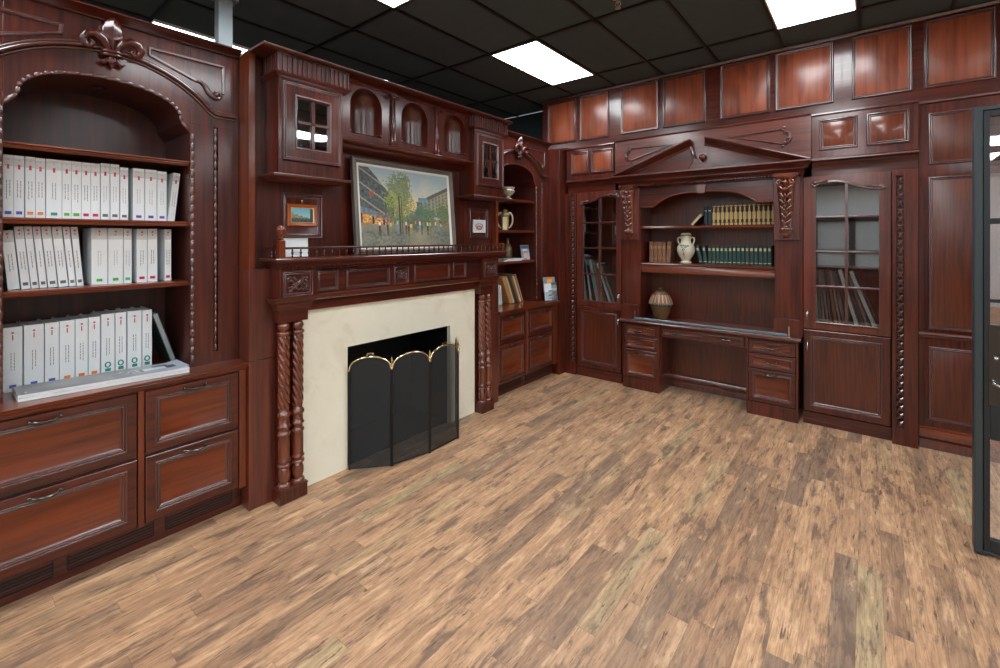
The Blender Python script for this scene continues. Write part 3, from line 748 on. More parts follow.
# wall cabinets
def wall_cabinet(a, b_, label):
    t = thing('wall_cabinet', label, 'cabinet', ((a+b_)/2, -3.0, 2.105), 'small glazed wall cabinets', 'L')
    F = -2.890
    g = G('L'); g.box(a, b_, -3.079, F-.26+.24-.004, 2.107, 2.115); g.box(a, a+.018, -3.079, F-.02, 2.115, 2.711); g.box(b_-.018, b_, -3.079, F-.02, 2.115, 2.711); g.box(a+.018, b_-.018, -3.079, F-.02, 2.700, 2.711)
    g.box(a+.018, b_-.018, -3.079, -3.070, 2.115, 2.70); build(g, 'cabinet_body', wood_v, t)
    g = G('L'); w = .030
    g.box(a, a+w, F-.02, F, 2.106, 2.711); g.box(b_-w, b_, F-.02, F, 2.106, 2.711); g.box(a+w, b_-w, F-.02, F, 2.106, 2.190); g.box(a+w, b_-w, F-.02, F, 2.690, 2.711)
    build(g, 'face_frame', wood_v, t, bevel=.001)
    da, db, z0, z1 = a+.024, b_-.020, 2.196, 2.692
    g = G('L'); g.trim = True
    g.panel(da, db, z0, z1, [(0, F)] + bead(.001, .009, F+.010, .006) + bead(.012, .020, F+.010, .006) + [(.021, F+.012), (.072, F+.012)] + bead(.074, .086, F+.012, .007) + [(.092, F+.004), (.092, F-.008)], cap=False)
    dr = build(g, 'door', [wood_v, trim_w], t)
    ga, gb, gz0, gz1 = da+.092, db-.092, z0+.092, z1-.092
    g = G('L'); m = (ga+gb)/2; zm = (gz0+gz1)/2+.005
    g.box(m-.010, m+.010, F-.004, F+.010, gz0, gz1); g.box(ga, gb, F-.004, F+.010, zm-.009, zm+.009); build(g, 'muntins', wood_v, dr)
    g = G('L'); g.box(ga, gb, F-.006, F-.003, gz0, gz1); build(g, 'glass_pane', mirror_pane if a < 2 else pane, dr)
    g = G('L'); g.trim = True; g.stack(a, b_, -3.079, F, [(0, 2.070), (.006, 2.074), (.012, 2.082), (.028, 2.088), (.032, 2.096), (.032, 2.102), (.028, 2.106)], 1.3, 1.5); build(g, 'shelf_ledge', [wood_y, trim_w], t)
wall_cabinet(*C1, 'small glazed wall cabinet at the left end of the overmantel')
wall_cabinet(*C2, 'small glazed wall cabinet at the right end of the overmantel')
g = G('L'); g.lathe(2.11, -2.875, [(.020, 2.881), (.026, 2.885), (.024, 2.892), (.014, 2.895)], 18); build(g, 'round_cap', white_card, label='small pale round cap lying on top of the overmantel cornice', cat='cap')

# ------------------------------------------------------------------ fire screen
mesh_m, nt, b = newmat('black_wire_mesh'); nt.nodes.remove(b)
tr = N(nt, 'ShaderNodeBsdfTransparent'); df = N(nt, 'ShaderNodeBsdfPrincipled'); df.inputs['Base Color'].default_value = (.016, .022, .026, 1); df.inputs['Roughness'].default_value = .5
mx = N(nt, 'ShaderNodeMixShader'); mx.inputs[0].default_value = .78
nt.links.new(tr.outputs[0], mx.inputs[1]); nt.links.new(df.outputs[0], mx.inputs[2]); nt.links.new(mx.outputs[0], nt.nodes['Material Output'].inputs[0])
iron = plain('black_iron_frame', (.012, .012, .013), .4, .3)
t = thing('fire_screen', 'black mesh folding fire screen with arched brass top edges', 'fire screen', (-2.72, 2.42, 0))
pts = [(-2.996, 1.878), (-2.795, 2.110), (-2.728, 2.425), (-2.737, 2.752), (-2.985, 2.965)]
ZB, ZS, ZA = .012, .735, .822
for k, (p, q) in enumerate(zip(pts, pts[1:])):
    P_, Q_ = Vector((p[0], p[1], 0)), Vector((q[0], q[1], 0)); u = (Q_-P_).normalized(); P_ += u*.006; Q_ -= u*.006
    def at(f, z): r = P_.lerp(Q_, f); return (r.x, r.y, z)
    arch = [at(.5-.5*math.cos(PI*i/20), ZS+(ZA-ZS)*math.sin(PI*i/20)**.9) for i in range(21)]
    g = G(); 
    g.tube([at(0, 0.0), at(0, ZS)], .006, 6); g.tube([at(1, 0.0), at(1, ZS)], .006, 6); g.tube([at(0, ZB), at(1, ZB)], .006, 6)
    fr = build(g, 'screen_panel', iron, t)
    g = G(); vs = [g.v(*at(0, ZB)), g.v(*at(1, ZB))] + [g.v(*x) for x in reversed(arch)]; g.f(vs); build(g, 'wire_mesh', mesh_m, fr)
    g = G(); g.tube(arch, .0062, 8); build(g, 'brass_arch', brass, fr)
    if k in (0, 2):
        g = G(); c = Vector(arch[10]); g.tube([c - u*.022 + Vector((0, 0, .010)), c - u*.022 + Vector((0, 0, .024)), c + u*.022 + Vector((0, 0, .024)), c + u*.022 + Vector((0, 0, .010))], .0035, 6); build(g, 'carry_handle', brass, fr)
for k, p in enumerate(pts):
    g = G(); h0 = ZS-.012
    pr = [(.009, h0), (.009, h0+.014), (.005, h0+.018)]
    if 0 < k < 4: pr += [(.011, h0+.030), (.006, h0+.044), (.005, h0+.056), (.009, h0+.066), (.003, h0+.092)]
    g.lathe(p[0], p[1], pr, 12); build(g, 'brass_finial', brass, t)
# ------------------------------------------------------------------ pictures
dark_silver = plain('weathered_silver_frame', (.16, .14, .12), .38, .45, var=.25)
linen = plain('cream_linen_liner', (.72, .70, .64), .7)
# leaning oil painting
t = PT = thing('street_painting', 'large framed oil painting of a tree-lined city street leaning on the mantel', 'painting', (2.49, -2.99, MZ), W='L')
ang = math.radians(5.0)
Mx = Matrix.Translation((0, -2.985, MZ+.002)) @ Matrix.Rotation(ang, 4, 'X')
s0, s1, h = 1.918, 2.952, .740
g = G('L'); g.M = Mx
g.panel(s0, s1, 0, h, [(0, 0), (0, .022), (.003, .032), (.009, .036), (.014, .030), (.019, .034), (.025, .034), (.030, .026), (.035, .028), (.041, .024), (.044, .016)], cap=False)
g.box(s0+.004, s1-.004, -.004, 0, .004, h-.004); build(g, 'outer_frame', dark_silver, t)
g = G('L'); g.M = Mx; g.panel(s0+.041, s1-.041, .041, h-.041, [(0, .016), (0, .022), (.003, .024), (.016, .020), (.020, .012)], cap=False); build(g, 'cream_liner', linen, t)
rn = random.Random(5)
def strokes():
    S = []
    return S
def paint(u, v):
    n1 = noise.noise(Vector((u*9, v*9, 1.3))); n2 = noise.noise(Vector((u*38, v*30, 4.1))); n3 = noise.noise(Vector((u*90, v*70, 9.1)))
    sky = mixc(lin(222, 205, 160), lin(160, 182, 190), (v-.45)*2.0 + n1*.25)
    sky = mixc(sky, lin(236, 196, 110), max(0, 1-math.hypot((u-.53)/.13, (v-.50)/.22))*.9)
    c = mixc(sky, lin(150, 165, 168), .35*(n2+.3))
    # right-hand buildings in perspective
    tr_ = .60 + max(0, (u-.60))*.62
    if u > .60 and v < tr_ and v > .22:
        c = mixc(lin(120, 128, 122), lin(168, 158, 126), (u-.6)*2 + n2*.5)
        if v > tr_-.05: c = lin(84, 96, 104) if u < .76 else lin(92, 88, 84)
        elif abs(((u*22) % 1)-.5) < .22 and abs(((v-tr_)/(.5+u)*26) % 1 - .5) < .3: c = mixc(c, lin(60, 66, 70), .6)
    if .62 < u < .735 and .60 < v < .66: c = mixc(lin(96, 128, 136), lin(130, 156, 160), n2+.5)
    # left-hand building
    tl = .99 - max(0, u-.10)*1.55
    if u < .34 and v < tl and v > .48 - u*.30:
        c = mixc(lin(92, 100, 96), lin(66, 72, 70), .5+n2)
        p = v + (u-.0)*.85
        for q in (.62, .80, .98):
            if abs(p-q) < .010: c = lin(150, 148, 132)
        if abs(((u*15) % 1)-.5) < .24 and abs(((p*6.2) % 1)-.5) < .24: c = mixc(lin(46, 56, 60), lin(120, 140, 142), .3+n2*.8)
        if abs(u-.12) < .02 and abs(v-.66) < .03: c = lin(170, 74, 50)
    # awnings and glowing shop windows
    aw = .50 - u*.36
    if u < .38 and aw-.09+u*.04 < v < aw: c = mixc(lin(128, 140, 146), lin(88, 100, 110), .5+n2) if u < .16 else mixc(lin(150, 130, 124), lin(96, 84, 84), .5+n2)
    if u < .38 and .22+u*.12 < v < aw-.08+u*.04:
        c = mixc(lin(226, 160, 70), lin(170, 92, 46), .5+n2*1.3)
        if n3 > .25: c = lin(236, 200, 120)
        if abs(((u*9) % 1)-.08) < .09: c = lin(52, 48, 48)
    # distant haze and street
    if v < .46 and .36 < u < .62:
        c = mixc(c, mixc(lin(96, 112, 112), lin(132, 128, 104), .5+n2), max(0, min(1, (.46-v)*9)))
    if .30 < v < .38 and .60 < u < .97: c = mixc(lin(210, 140, 70), lin(120, 96, 70), .5+n2*1.4)
    if .37 < v < .405+n2*.01 and .79 < u < .93: c = lin(168, 186, 194)
    if v < .30 + n1*.03:
        w = .30-v
        c = mixc(lin(142, 140, 124), lin(98, 104, 98), .5 + n2*.9 + n1*.5)
        c = mixc(c, lin(196, 180, 138), max(0, 1-abs(u-.62)/.22)*(.30+.3*n2))
        if v > .20: c = mixc(c, lin(150, 128, 96), .35+n2)
    # trees
    def tree(cx, cz, rx, rz, a, b, dens):
        nonlocal c
        q = math.hypot((u-cx)/rx, (v-cz)/rz) + n1*.35 + n2*.5 + n3*.55
        if q < 1*dens: c = mixc(c, mixc(a, b, .5 + n3*1.1 + n2*.7), .82)
    tree(.70, .40, .13, .15, lin(96, 134, 96), lin(58, 84, 66), 1.0); tree(.93, .45, .10, .16, lin(110, 134, 84), lin(62, 78, 56), 1.0)
    tree(.55, .36, .08, .13, lin(84, 108, 104), lin(66, 86, 86), 1.0)
    tree(.41, .62, .135, .30, lin(124, 142, 72), lin(58, 76, 48), 1.05)
    if n3 > .12: tree(.34, .60, .085, .11, lin(206, 190, 76), lin(150, 152, 66), .95)
    if n3 > .30: tree(.44, .74, .09, .14, lin(176, 176, 92), lin(130, 140, 70), .95)
    if (abs(u-.400) < .007 or abs(u-.425) < .004) and .16 < v < .66: c = lin(58, 50, 42)
    # figures with reflections
    for fx, fz, w, hd, bd in FIG:
        if abs(u-fx) < w*.72 and fz-.03 < v < fz+.078:
            c = mixc(c, hd if v > fz+.030 else bd, .85)
        if abs(u-fx) < w*.35 and fz+.078 <= v < fz+.098: c = lin(70, 56, 50)
        if abs(u-fx) < w*.8 and fz-.10 < v < fz-.02: c = mixc(c, bd, .55)
    return c
FIG = [(.185, .235, .016, lin(228, 222, 214), lin(40, 40, 46)), (.265, .245, .014, lin(90, 110, 140), lin(36, 38, 44)), (.295, .225, .015, lin(190, 194, 110), lin(120, 140, 100)),
       (.370, .262, .012, lin(150, 190, 205), lin(110, 150, 170)), (.463, .250, .013, lin(206, 206, 214), lin(60, 56, 66)), (.490, .236, .016, lin(176, 80, 70), lin(54, 50, 60)), (.520, .220, .016, lin(222, 206, 90), lin(150, 148, 70)),
       (.575, .270, .010, lin(222, 150, 70), lin(120, 90, 70)), (.625, .262, .012, lin(224, 222, 216), lin(130, 150, 160)), (.645, .25, .011, lin(90, 100, 130), lin(40, 44, 54)), (.715, .245, .014, lin(220, 214, 206), lin(44, 46, 56)),
       (.748, .245, .014, lin(196, 196, 110), lin(110, 120, 80)), (.815, .262, .012, lin(200, 206, 206), lin(100, 120, 130)), (.885, .240, .015, lin(150, 190, 210), lin(90, 130, 150))]
g = G('L'); g.M = Mx; raster(g, s0+.058, s1-.058, .058, h-.058, .014, 150, 104, paint, 'painted_canvas', oil, t)
# small canal picture
orange_wood = plain('orange_varnished_wood', (.42, .10, .018), .28, coat=.6, var=.2)
gilt = plain('gilt_slip', (.70, .62, .42), .35, .5)
t = thing('small_picture', 'small picture of a waterfront in an orange wood frame left of the large painting', 'picture', (1.567, -3.07, 1.78), W='L')
a, b_, z0, z1 = 1.463, 1.672, 1.782, 1.934; d = -3.072
g = G('L'); g.panel(a, b_, z0, z1, [(0, d), (.001, d+.014), (.006, d+.018), (.020, d+.014), (.024, d+.010)], cap=False); g.box(a+.002, b_-.002, d-.004, d, z0+.002, z1-.002); build(g, 'outer_frame', orange_wood, t)
g = G('L'); g.panel(a+.023, b_-.023, z0+.023, z1-.023, [(0, d+.010), (.002, d+.013), (.007, d+.008)], cap=False); build(g, 'gilt_slip', gilt, t)
def canal(u, v):
    n = noise.noise(Vector((u*14, v*12, 2))); n2 = noise.noise(Vector((u*40, v*30, 7)))
    c = mixc(lin(176, 222, 228), lin(110, 186, 206), v+n*.3)
    hz = .38 + max(0, .62-u)*.45*(1+.2*math.sin(u*30))
    if v < hz and u < .80: c = mixc(lin(206, 186, 140), lin(96, 72, 58), .45+n2*1.5)
    if v < .30: c = mixc(lin(92, 120, 118), lin(54, 66, 66), .5+n*1.4)
    if u > .86: c = mixc(lin(58, 58, 50), lin(96, 96, 80), .4+n2)
    if v < .12: c = mixc(c, lin(44, 52, 54), .6)
    return c
g = G('L'); raster(g, a+.029, b_-.029, z0+.029, z1-.029, d+.007, 44, 28, canal, 'print', printed, t)
g = G('L'); g.tube([(1.567, d+.004, z1+.002), (1.567, d+.004, z1+.018)], .002, 6); g.blob(1.567, d+.006, z1+.024, .006, .004, .007); build(g, 'hanging_hook', brass, t)
# small square card on the right
t = thing('small_picture', 'small white framed picture with a red and grey motif right of the large painting', 'picture', (3.38, -3.07, 1.76), W='L')
a, b_, z0, z1 = 3.290, 3.465, 1.755, 1.885
g = G('L'); g.panel(a, b_, z0, z1, [(0, d), (.001, d+.012), (.008, d+.014), (.014, d+.008)], cap=False); g.box(a+.002, b_-.002, d-.004, d, z0+.002, z1-.002); build(g, 'outer_frame', white_card, t)
def motif(u, v):
    n = noise.noise(Vector((u*7, v*7, 3)))
    q = math.hypot((u-.5)/.34, (v-.36)/.22); q2 = math.hypot((u-.5)/.36, (v-.5)/.25)
    c = lin(222, 224, 226)
    if q < 1: c = mixc(lin(158, 62, 58), lin(190, 120, 112), .5+n)
    if .85 < q2 < 1.1 and v > .45: c = lin(70, 84, 96)
    if q < .45: c = lin(206, 176, 168)
    return c
g = G('L'); raster(g, a+.014, b_-.014, z0+.014, z1-.014, d+.006, 28, 22, motif, 'print', printed, t)
g = G('L'); g.tube([(3.378, d+.004, z1), (3.378, d+.004, z1+.028)], .002, 6); build(g, 'hanging_hook', brass, t)
# framed certificate card on the mantel
t = thing('standing_card', 'white card in a thin cream frame standing on the left of the mantel', 'card', (1.50, -3.0, MZ), W='L')
Mx = Matrix.Translation((0, -2.990, MZ+.001)) @ Matrix.Rotation(math.radians(8), 4, 'X')
g = G('L'); g.M = Mx; g.panel(1.408, 1.572, 0, .128, [(0, 0), (.001, .008), (.005, .010), (.008, .006)], cap=False); g.box(1.409, 1.571, -.004, 0, .001, .127); build(g, 'thin_frame', cream_stone_label, t)
g = G('L'); g.M = Mx; g.panel(1.416, 1.564, .008, .120, [(0, .004), (.001, .005)]); cd = build(g, 'card', white_card, t)
g = G('L'); g.M = Mx
for k in range(3): g.box(1.46, 1.52, .005, .0056, .040-k*.010, .043-k*.010)
build(g, 'print_lines', pale_ink, cd)
# ------------------------------------------------------------------ corner pilaster and back-wall joinery (d = -y)
YB = -5.30
g = G(); g.box(-3.64, -3.018, 4.803, 5.29, 0, 2.80); 
g.box(-3.64, -3.010, 4.8015, 5.29, 2.80, 2.812)
cpil = build(g, 'corner_pilaster', wood_v, label='plain mahogany corner pilaster between the two runs of cabinets', cat='pilaster', bevel=.0015)
# upper wall panelling
UP = -4.970
t = thing('upper_wall_panelling', 'row of large framed mahogany panels along the top of the far wall', 'wall panelling', (-.6, -5.1, 2.82), W='B')
g = G('B'); g.box(-3.385, 2.30, YB, UP, 2.822, 3.495); build(g, 'panel_backing', wood_x, t)
joints = [-3.38, -2.389, -1.248, -.179, .815, 1.80]
g = G('B')
for j in joints: g.box(j-.0015, j+.0015, UP, UP+.0006, 2.86, 3.47)
build(g, 'panel_joints', void, t)
pans = [(-3.300, -2.878), (-2.822, -2.424), (-2.277, -1.822), (-1.778, -1.326), (-1.190, -.740), (-.698, -.237), (-.110, .292), (.360, .768), (.880, 1.30), (1.35, 1.74)]
for a, b_ in pans:
    g = G('B'); g.trim = True; g.panel(a, b_, 2.911, 3.462, [(0, UP)] + bead(.001, .018, UP+.006, .012) + bead(.019, .027, UP+.003, .005) + [(.030, UP+.003)], cap=False); fr = build(g, 'panel_molding', [wood_v, trim_w], t)
    g = G('B'); g.panel(a, b_, 2.911, 3.462, [(.028, UP+.002), (.030, UP+.003)]); build(g, 'center_panel', flame, fr)
g = G('B'); g.trim = True; g.stack(-3.385, 2.30, YB+.1, UP, [(0, 3.468), (.010, 3.474), (.012, 3.486), (.018, 3.497)], 0, 0); build(g, 'top_rail_molding', [wood_x, trim_w], t)

def boxed_header(s0, s1, label, F=-4.930):
    t = thing('boxed_header', label, 'header', ((s0+s1)/2, -5.1, 2.27), 'boxed headers over the tall cabinets', 'B')
    g = G('B'); g.box(s0, s1, YB, F, 2.425, 2.800); build(g, 'header_box', wood_v, t)
    g = G('B'); g.trim = True; g.stack(s0, s1, YB, F, [(-.035, 2.300), (-.035, 2.376), (-.028, 2.388), (.012, 2.396), (.022, 2.400), (.022, 2.412), (.006, 2.420), (0, 2.425)], 0, 0); build(g, 'lower_ledge', [wood_x, trim_w], t)
    g = G('B'); g.trim = True; g.stack(s0, s1, YB, F, [(0, 2.800), (.012, 2.804), (.016, 2.812), (.012, 2.822)], 0, 0); build(g, 'top_ledge', [wood_x, trim_w], t)
    g = G('B'); g.box(s0, s1, YB, F-.035, 2.262, 2.300); build(g, 'top_rail', wood_x, t)
    w = s1-s0; m = (s0+s1)/2
    for a, b_ in ((s0+.070, m-.014), (m+.026, s1-.010)) if s0 < -2 else ((s0+.055, m-.028), (m+.028, s1-.055)):
        g = G('B'); g.trim = True; g.panel(a, b_, 2.487, 2.765, [(0, F)] + bead(.001, .018, F+.008, .012) + bead(.019, .030, F+.003, .007) + [(.034, F+.002)], cap=False); fr = build(g, 'panel_molding', [wood_v, trim_w], t)
        g = G('B'); g.panel(a, b_, 2.487, 2.765, [(.032, F+.001), (.034, F+.002)]); build(g, 'center_panel', flame if s0 < -2 else red_v, fr)
boxed_header(-2.990, -2.341, 'boxed wooden header with two square panels over the left tall cabinet')
boxed_header(-.402, .326, 'boxed wooden header with two square panels over the right tall cabinet')

# rope-carved pilasters
def rope_pilaster(s0, s1, rs, w, F, z0, z1, label, ztop):
    t = thing('rope_pilaster', label, 'pilaster', ((s0+s1)/2, -5.1, 0), 'rope carved pilasters', 'B')
    g = G('B'); g.box(s0, rs-w, F-.03, F, 0, ztop); g.box(rs+w, s1, F-.03, F, 0, ztop); g.box(rs-w, rs+w, F-.03, F, 0, z0); g.box(rs-w, rs+w, F-.03, F, z1, ztop)
    g.box(s0, s1, YB, F-.03, 0, ztop); build(g, 'pilaster_body', wood_v, t, bevel=.0015)
    g = G('B'); n = 1+int((z1-z0)/.066)
    for i in range(n):
        zc = z0 + (z1-z0)*(i+.5)/n; h = (z1-z0)/n
        q = [(rs-w*.75, F-.006, zc-h*.42), (rs-w*.2, F+.004, zc-h*.2), (rs+w*.2, F+.004, zc+h*.12), (rs+w*.75, F-.006, zc+h*.30)]
        g.tube(q, [.006, .011, .011, .006], 7)
        q = [(rs+w*.7, F-.012, zc-h*.45), (rs+w*.1, F-.006, zc-h*.1), (rs-w*.7, F-.012, zc+h*.4)]
        g.tube(q, [.004, .007, .004], 6)
    build(g, 'rope_carving', trim_w, t)
rope_pilaster(-3.016, -2.862, -2.906, .026, -4.932, .155, 2.235, 'rope carved pilaster beside the dark corner, left of the left tall cabinet', 2.262)
rope_pilaster(.160, .322, .209, .025, -4.898, .145, 2.215, 'rope carved pilaster right of the right tall cabinet', 2.262)
g = G('B'); g.box(.322-.030, .330, YB, -4.905, 2.27, 2.80) if False else None

# tall cabinets with glazed upper door
def tall_cabinet(s0, s1, F, glass_s, mirrored, label, mat_glass, knob_right):
    t = thing('tall_cabinet', label, 'cabinet', ((s0+s1)/2, -5.1, 0), 'tall cabinets with glazed upper doors', 'B')
    g = G('B'); g.box(s0, s0+.018, YB, F-.024, 0, 2.262); g.box(s1-.018, s1, YB, F-.024, 0, 2.262); g.box(s0+.018, s1-.018, YB, YB+.012, 0, 2.262); g.box(s0+.018, s1-.018, YB+.012, F-.024, 2.245, 2.262)
    build(g, 'carcass', dark_in, t)
    for z in (.905, 1.590, 1.900):
        g = G('B'); g.box(s0+.018, s1-.018, YB+.012, F-.05, z-.018, z); build(g, 'shelf', dark_in, t)
    g = G('B'); g.box(s0, s1, F-.024, F-.002, 0, .110); build(g, 'plinth_board', wood_x, t)
    # glazed door: wood around an opening with a curved top
    a, b_ = s0+.004, s1-.004; z0, z1 = .872, 2.262; g0, g1 = glass_s; zb = .940
    hi, lo = 2.205, 2.125
    def top(u): # serpentine head, high on one side
        uu = u if not mirrored else 1-u
        return lo + (hi-lo)*(.5-.5*math.cos(PI*min(1, max(0, (uu-.06)/.66)))) - (.022*max(0, (uu-.72)/.28)**1.2 if uu > .72 else 0)
    head = [(g0 + (g1-g0)*i/20, top(i/20)) for i in range(21)]
    g = G('B'); B0, B1 = F-.022, F+.002
    g.box(a, g0, B0, B1, z0, z1); g.box(g1, b_, B0, B1, z0, z1); g.box(g0, g1, B0, B1, z0, zb)
    g.prism(head + [(g1, z1), (g0, z1)], B0, B1)
    dr = build(g, 'glazed_door', mid_v, t, bevel=.001)
    g = G('B'); g.stack(g0, g1, B1-.004, B1, [(0, zb-.014), (.006, zb-.010), (.008, zb-.002), (.002, zb+.004)], 0, 0)
    path = [(s, z) for s, z in head]
    g.sweep(path, [(-.004, B1-.002), (-.006, B1+.008), (.002, B1+.012), (.014, B1+.010), (.018, B1)]) 
    g.box(g0-.006, g0+.002, B1-.002, B1+.006, zb, top(0)); g.box(g1-.002, g1+.006, B1-.002, B1+.006, zb, top(1))
    build(g, 'glazing_bead', trim_w, dr)
    m = (g0+g1)/2
    g = G('B'); g.box(m-.010, m+.010, B1-.014, B1+.004, zb, top(.5)+.002)
    for z in (1.890, 1.578, 1.264): g.stack(g0, m-.010, B1-.014, B1-.002, [(0, z-.010), (.008, z-.004), (.008, z+.004), (0, z+.010)], 0, 0); g.stack(m+.010, g1, B1-.014, B1-.002, [(0, z-.010), (.008, z-.004), (.008, z+.004), (0, z+.010)], 0, 0)
    build(g, 'muntins', trim_w, dr)
    g = G('B'); g.box(g0, g1, B1-.019, B1-.016, zb, lo+.0) ; g.prism([(g0, lo), (g1, lo)] + head[::-1], B1-.019, B1-.016); build(g, 'glass_pane', mat_glass, dr)
    # carved crest at both ends of the serpentine head
    for sg, s, z, k in ((-1, g0, top(0), 1.0), (1, g1, top(1), 1.0)):
        g = G('B'); big = (sg > 0) != mirrored
        s += -sg*.0 ; z += .012; r = .042 if big else .032
        q = scroll((s+sg*.004, z-.004), r*.62, PI/2, -1.1*sg, 14); g.tube([(x, B1+.014, y) for x, y in q], [.0120-.005*i/14 for i in range(15)], 7)
        for i in range(4): g.blob(s-sg*(.018+.020*i), B1+.014, z+(.010 if big else .006)+.004*i, .022-.002*i, .014, .013, -sg*.5, 8, 5)
        g.blob(s+sg*.026, B1+.012, z-.012, .022, .013, .013, sg*.7); g.blob(s+sg*.006, B1+.018, z+.004, .016, .015, .016)
        build(g, 'carved_crest', trim_w, dr)
    ks = b_-.030 if knob_right else a+.030
    handle('B', ks, B1, 1.000, .075, dr, 'door_handle', chrome, up=True)
    # panelled lower door
    g = G('B'); g.trim = True; z0, z1 = .116, .864
    g.panel(a, b_, z0, z1, [(0, B0), (0, B1-.008), (.002, B1-.003), (.006, B1), (.054, B1)] + bead(.056, .068, B1-.001, .007) + bead(.070, .082, B1-.004, .006) + [(.086, B1-.009), (.090, B1-.010)], cap=False)
    dr = build(g, 'panel_door', [wood_v, trim_w], t)
    g = G('B'); g.panel(a, b_, z0, z1, [(.090, B1-.010), (.12, B1-.010)]); build(g, 'center_panel', brown_v, dr)
    if knob_right is not None: handle('B', ks, B1, .715, .075, dr, 'door_handle', chrome, up=True)
    return t
tall_cabinet(-2.860, -2.262, -4.957, (-2.772, -2.325), False, 'tall mahogany cabinet with glazed door left of the desk, near the corner', pane, True)
tall_cabinet(-.470, .158, -4.957, (-.372, .078), True, 'tall mahogany cabinet with reflecting glazed door right of the desk', mirror_pane, False)

# ------------------------------------------------------------------ hutch above the desk
t = HU = thing('desk_hutch', 'open mahogany hutch with carved brackets and broken pediment above the desk', 'hutch', (-1.37, -5.1, .787), W='B')
F = -4.957; H0, H1 = -2.258, -.476; O0, O1 = -2.030, -.700; HB = -5.29
g = G('B')
g.box(H0, O0, HB, F, .787, 2.30); build(g, 'side_column', wood_v, t, bevel=.001)
g = G('B'); g.box(O1, H1+.004, HB, F, .787, 2.30); build(g, 'side_column', wood_v, t, bevel=.001)
g = G('B'); g.box(O0, O1, HB-.008, HB+.004, .787, 2.42); build(g, 'back_board', brown_v, t)
mc = (O0+O1)/2
hw = (O1-O0)/2
ar = [(O0, 2.047), (mc-hw+.150, 2.047)] + [(mc + (hw-.150)*x, 2.047 + .135*math.sin(PI/2*(1-abs(x)**1.9))) for x in [(-1+2*i/24) for i in range(1, 24)]] + [(mc+hw-.150, 2.047), (O1, 2.047)]
g = G('B'); g.prism(ar + [(O1, 2.30), (O0, 2.30)], F-.022, F+.004); build(g, 'arched_header', wood_x, t, bevel=.001)
g = G('B'); g.sweep(ar, [(-.001, F-.01), (-.001, F+.008), (.004, F+.011), (.012, F+.009), (.014, F)]); build(g, 'arch_bead', red_x, t)
g = G('B'); g.prism([(mc-.036, 2.168), (mc+.036, 2.168), (mc+.050, 2.262), (mc-.050, 2.262)], F-.01, F+.040); build(g, 'keystone', carved_red, t, bevel=.002)
for z, ap in ((1.832, False), (1.425, True)):
    g = G('B'); g.box(O0, O1, HB, F-.035, z-.024, z); g.stack(O0, O1, F-.035, F-.022, [(0, z-.028), (.006, z-.022), (.010, z-.014), (.006, z-.008), (.010, z-.004), (.008, z)], 0, 0)
    sh = build(g, 'shelf', red_x, t)
    if ap:
        g = G('B'); g.stack(O0, O1, F-.06, F-.036, [(0, z-.112), (.004, z-.108), (.004, z-.034), (.0, z-.028)], 0, 0); build(g, 'shelf_apron', red_x, sh)
# pads with corbels
for a, b_ in ((-2.254, -2.036), (-.702, -.494)):
    g = G('B'); g.box(a, b_, F, F+.045, 1.685, 2.300); pd = build(g, 'bracket_pad', mid_v, t, bevel=.002)
    g = G('B'); g.box(a, b_, F, F+.030, .787, .942); build(g, 'column_foot', wood_v, t, bevel=.002)
    g = G('B'); c = (a+b_)/2; D = F+.045
    # tapering acanthus bracket
    rows = []
    for k in range(13):
        u = k/12; z = 2.252 - .470*u; w = .078*(1-u)+.044*u; dep = .085*(1-u)**1.3 + .016 + .012*math.sin(u*PI*2)*.5
        rows.append([g.v(c + w*x, D + dep*y, z) for x, y in ((-1, 0), (-1, .35), (-.8, .75), (-.45, .92), (-.22, .78), (0, 1.02), (.22, .78), (.45, .92), (.8, .75), (1, .35), (1, 0))])
    for p, q in zip(rows, rows[1:]):
        for i in range(10): g.f([p[i], p[i+1], q[i+1], q[i]], True)
    g.f(rows[0]); g.f(rows[-1])
    g.stack(c-.074, c+.074, D, D+.095, [(0, 2.250), (.006, 2.256), (.010, 2.268), (.016, 2.280), (.018, 2.296)])
    for sg in (1, -1):
        q = scroll((c+sg*.058, 2.222), .026, PI*.5, 1.1*sg, 12); g.tube([(x, D+.085, y) for x, y in q], .009, 7)
        for k in range(6):
            z = 2.17 - k*.062; w = .060 - .004*k; dep = .082*(1-(k+.8)/7)**1.2 + .020
            g.tube([(c+sg*w*.1, D+dep+.006, z-.028), (c+sg*w*.55, D+dep+.010, z-.004), (c+sg*w*.95, D+dep-.010, z+.020)], [.006, .012, .004], 7)
    g.blob(c, D+.088, 2.215, .026, .018, .020)
    for k in range(7): g.blob(c, D+.080*(1-k/7)**1.2+.026, 2.15-k*.052, .008, .010, .020)
    # gadrooned drop below
    for k in range(7):
        x = -1+2*k/6; g.blob(c+.042*x, D+.028+.014*(1-abs(x)), 1.778, .011, .016, .024, nu=8, nv=6)
    g.stack(c-.046, c+.046, D, D+.030, [(0, 1.750), (.010, 1.756), (.010, 1.762), (0, 1.768)]); g.stack(c-.040, c+.040, D, D+.024, [(-.022, 1.700), (-.016, 1.706), (-.004, 1.735), (.0, 1.750)])
    g.blob(c, D+.028, 1.800, .020, .018, .020)
    build(g, 'acanthus_bracket', carved_red, pd, angle=60)
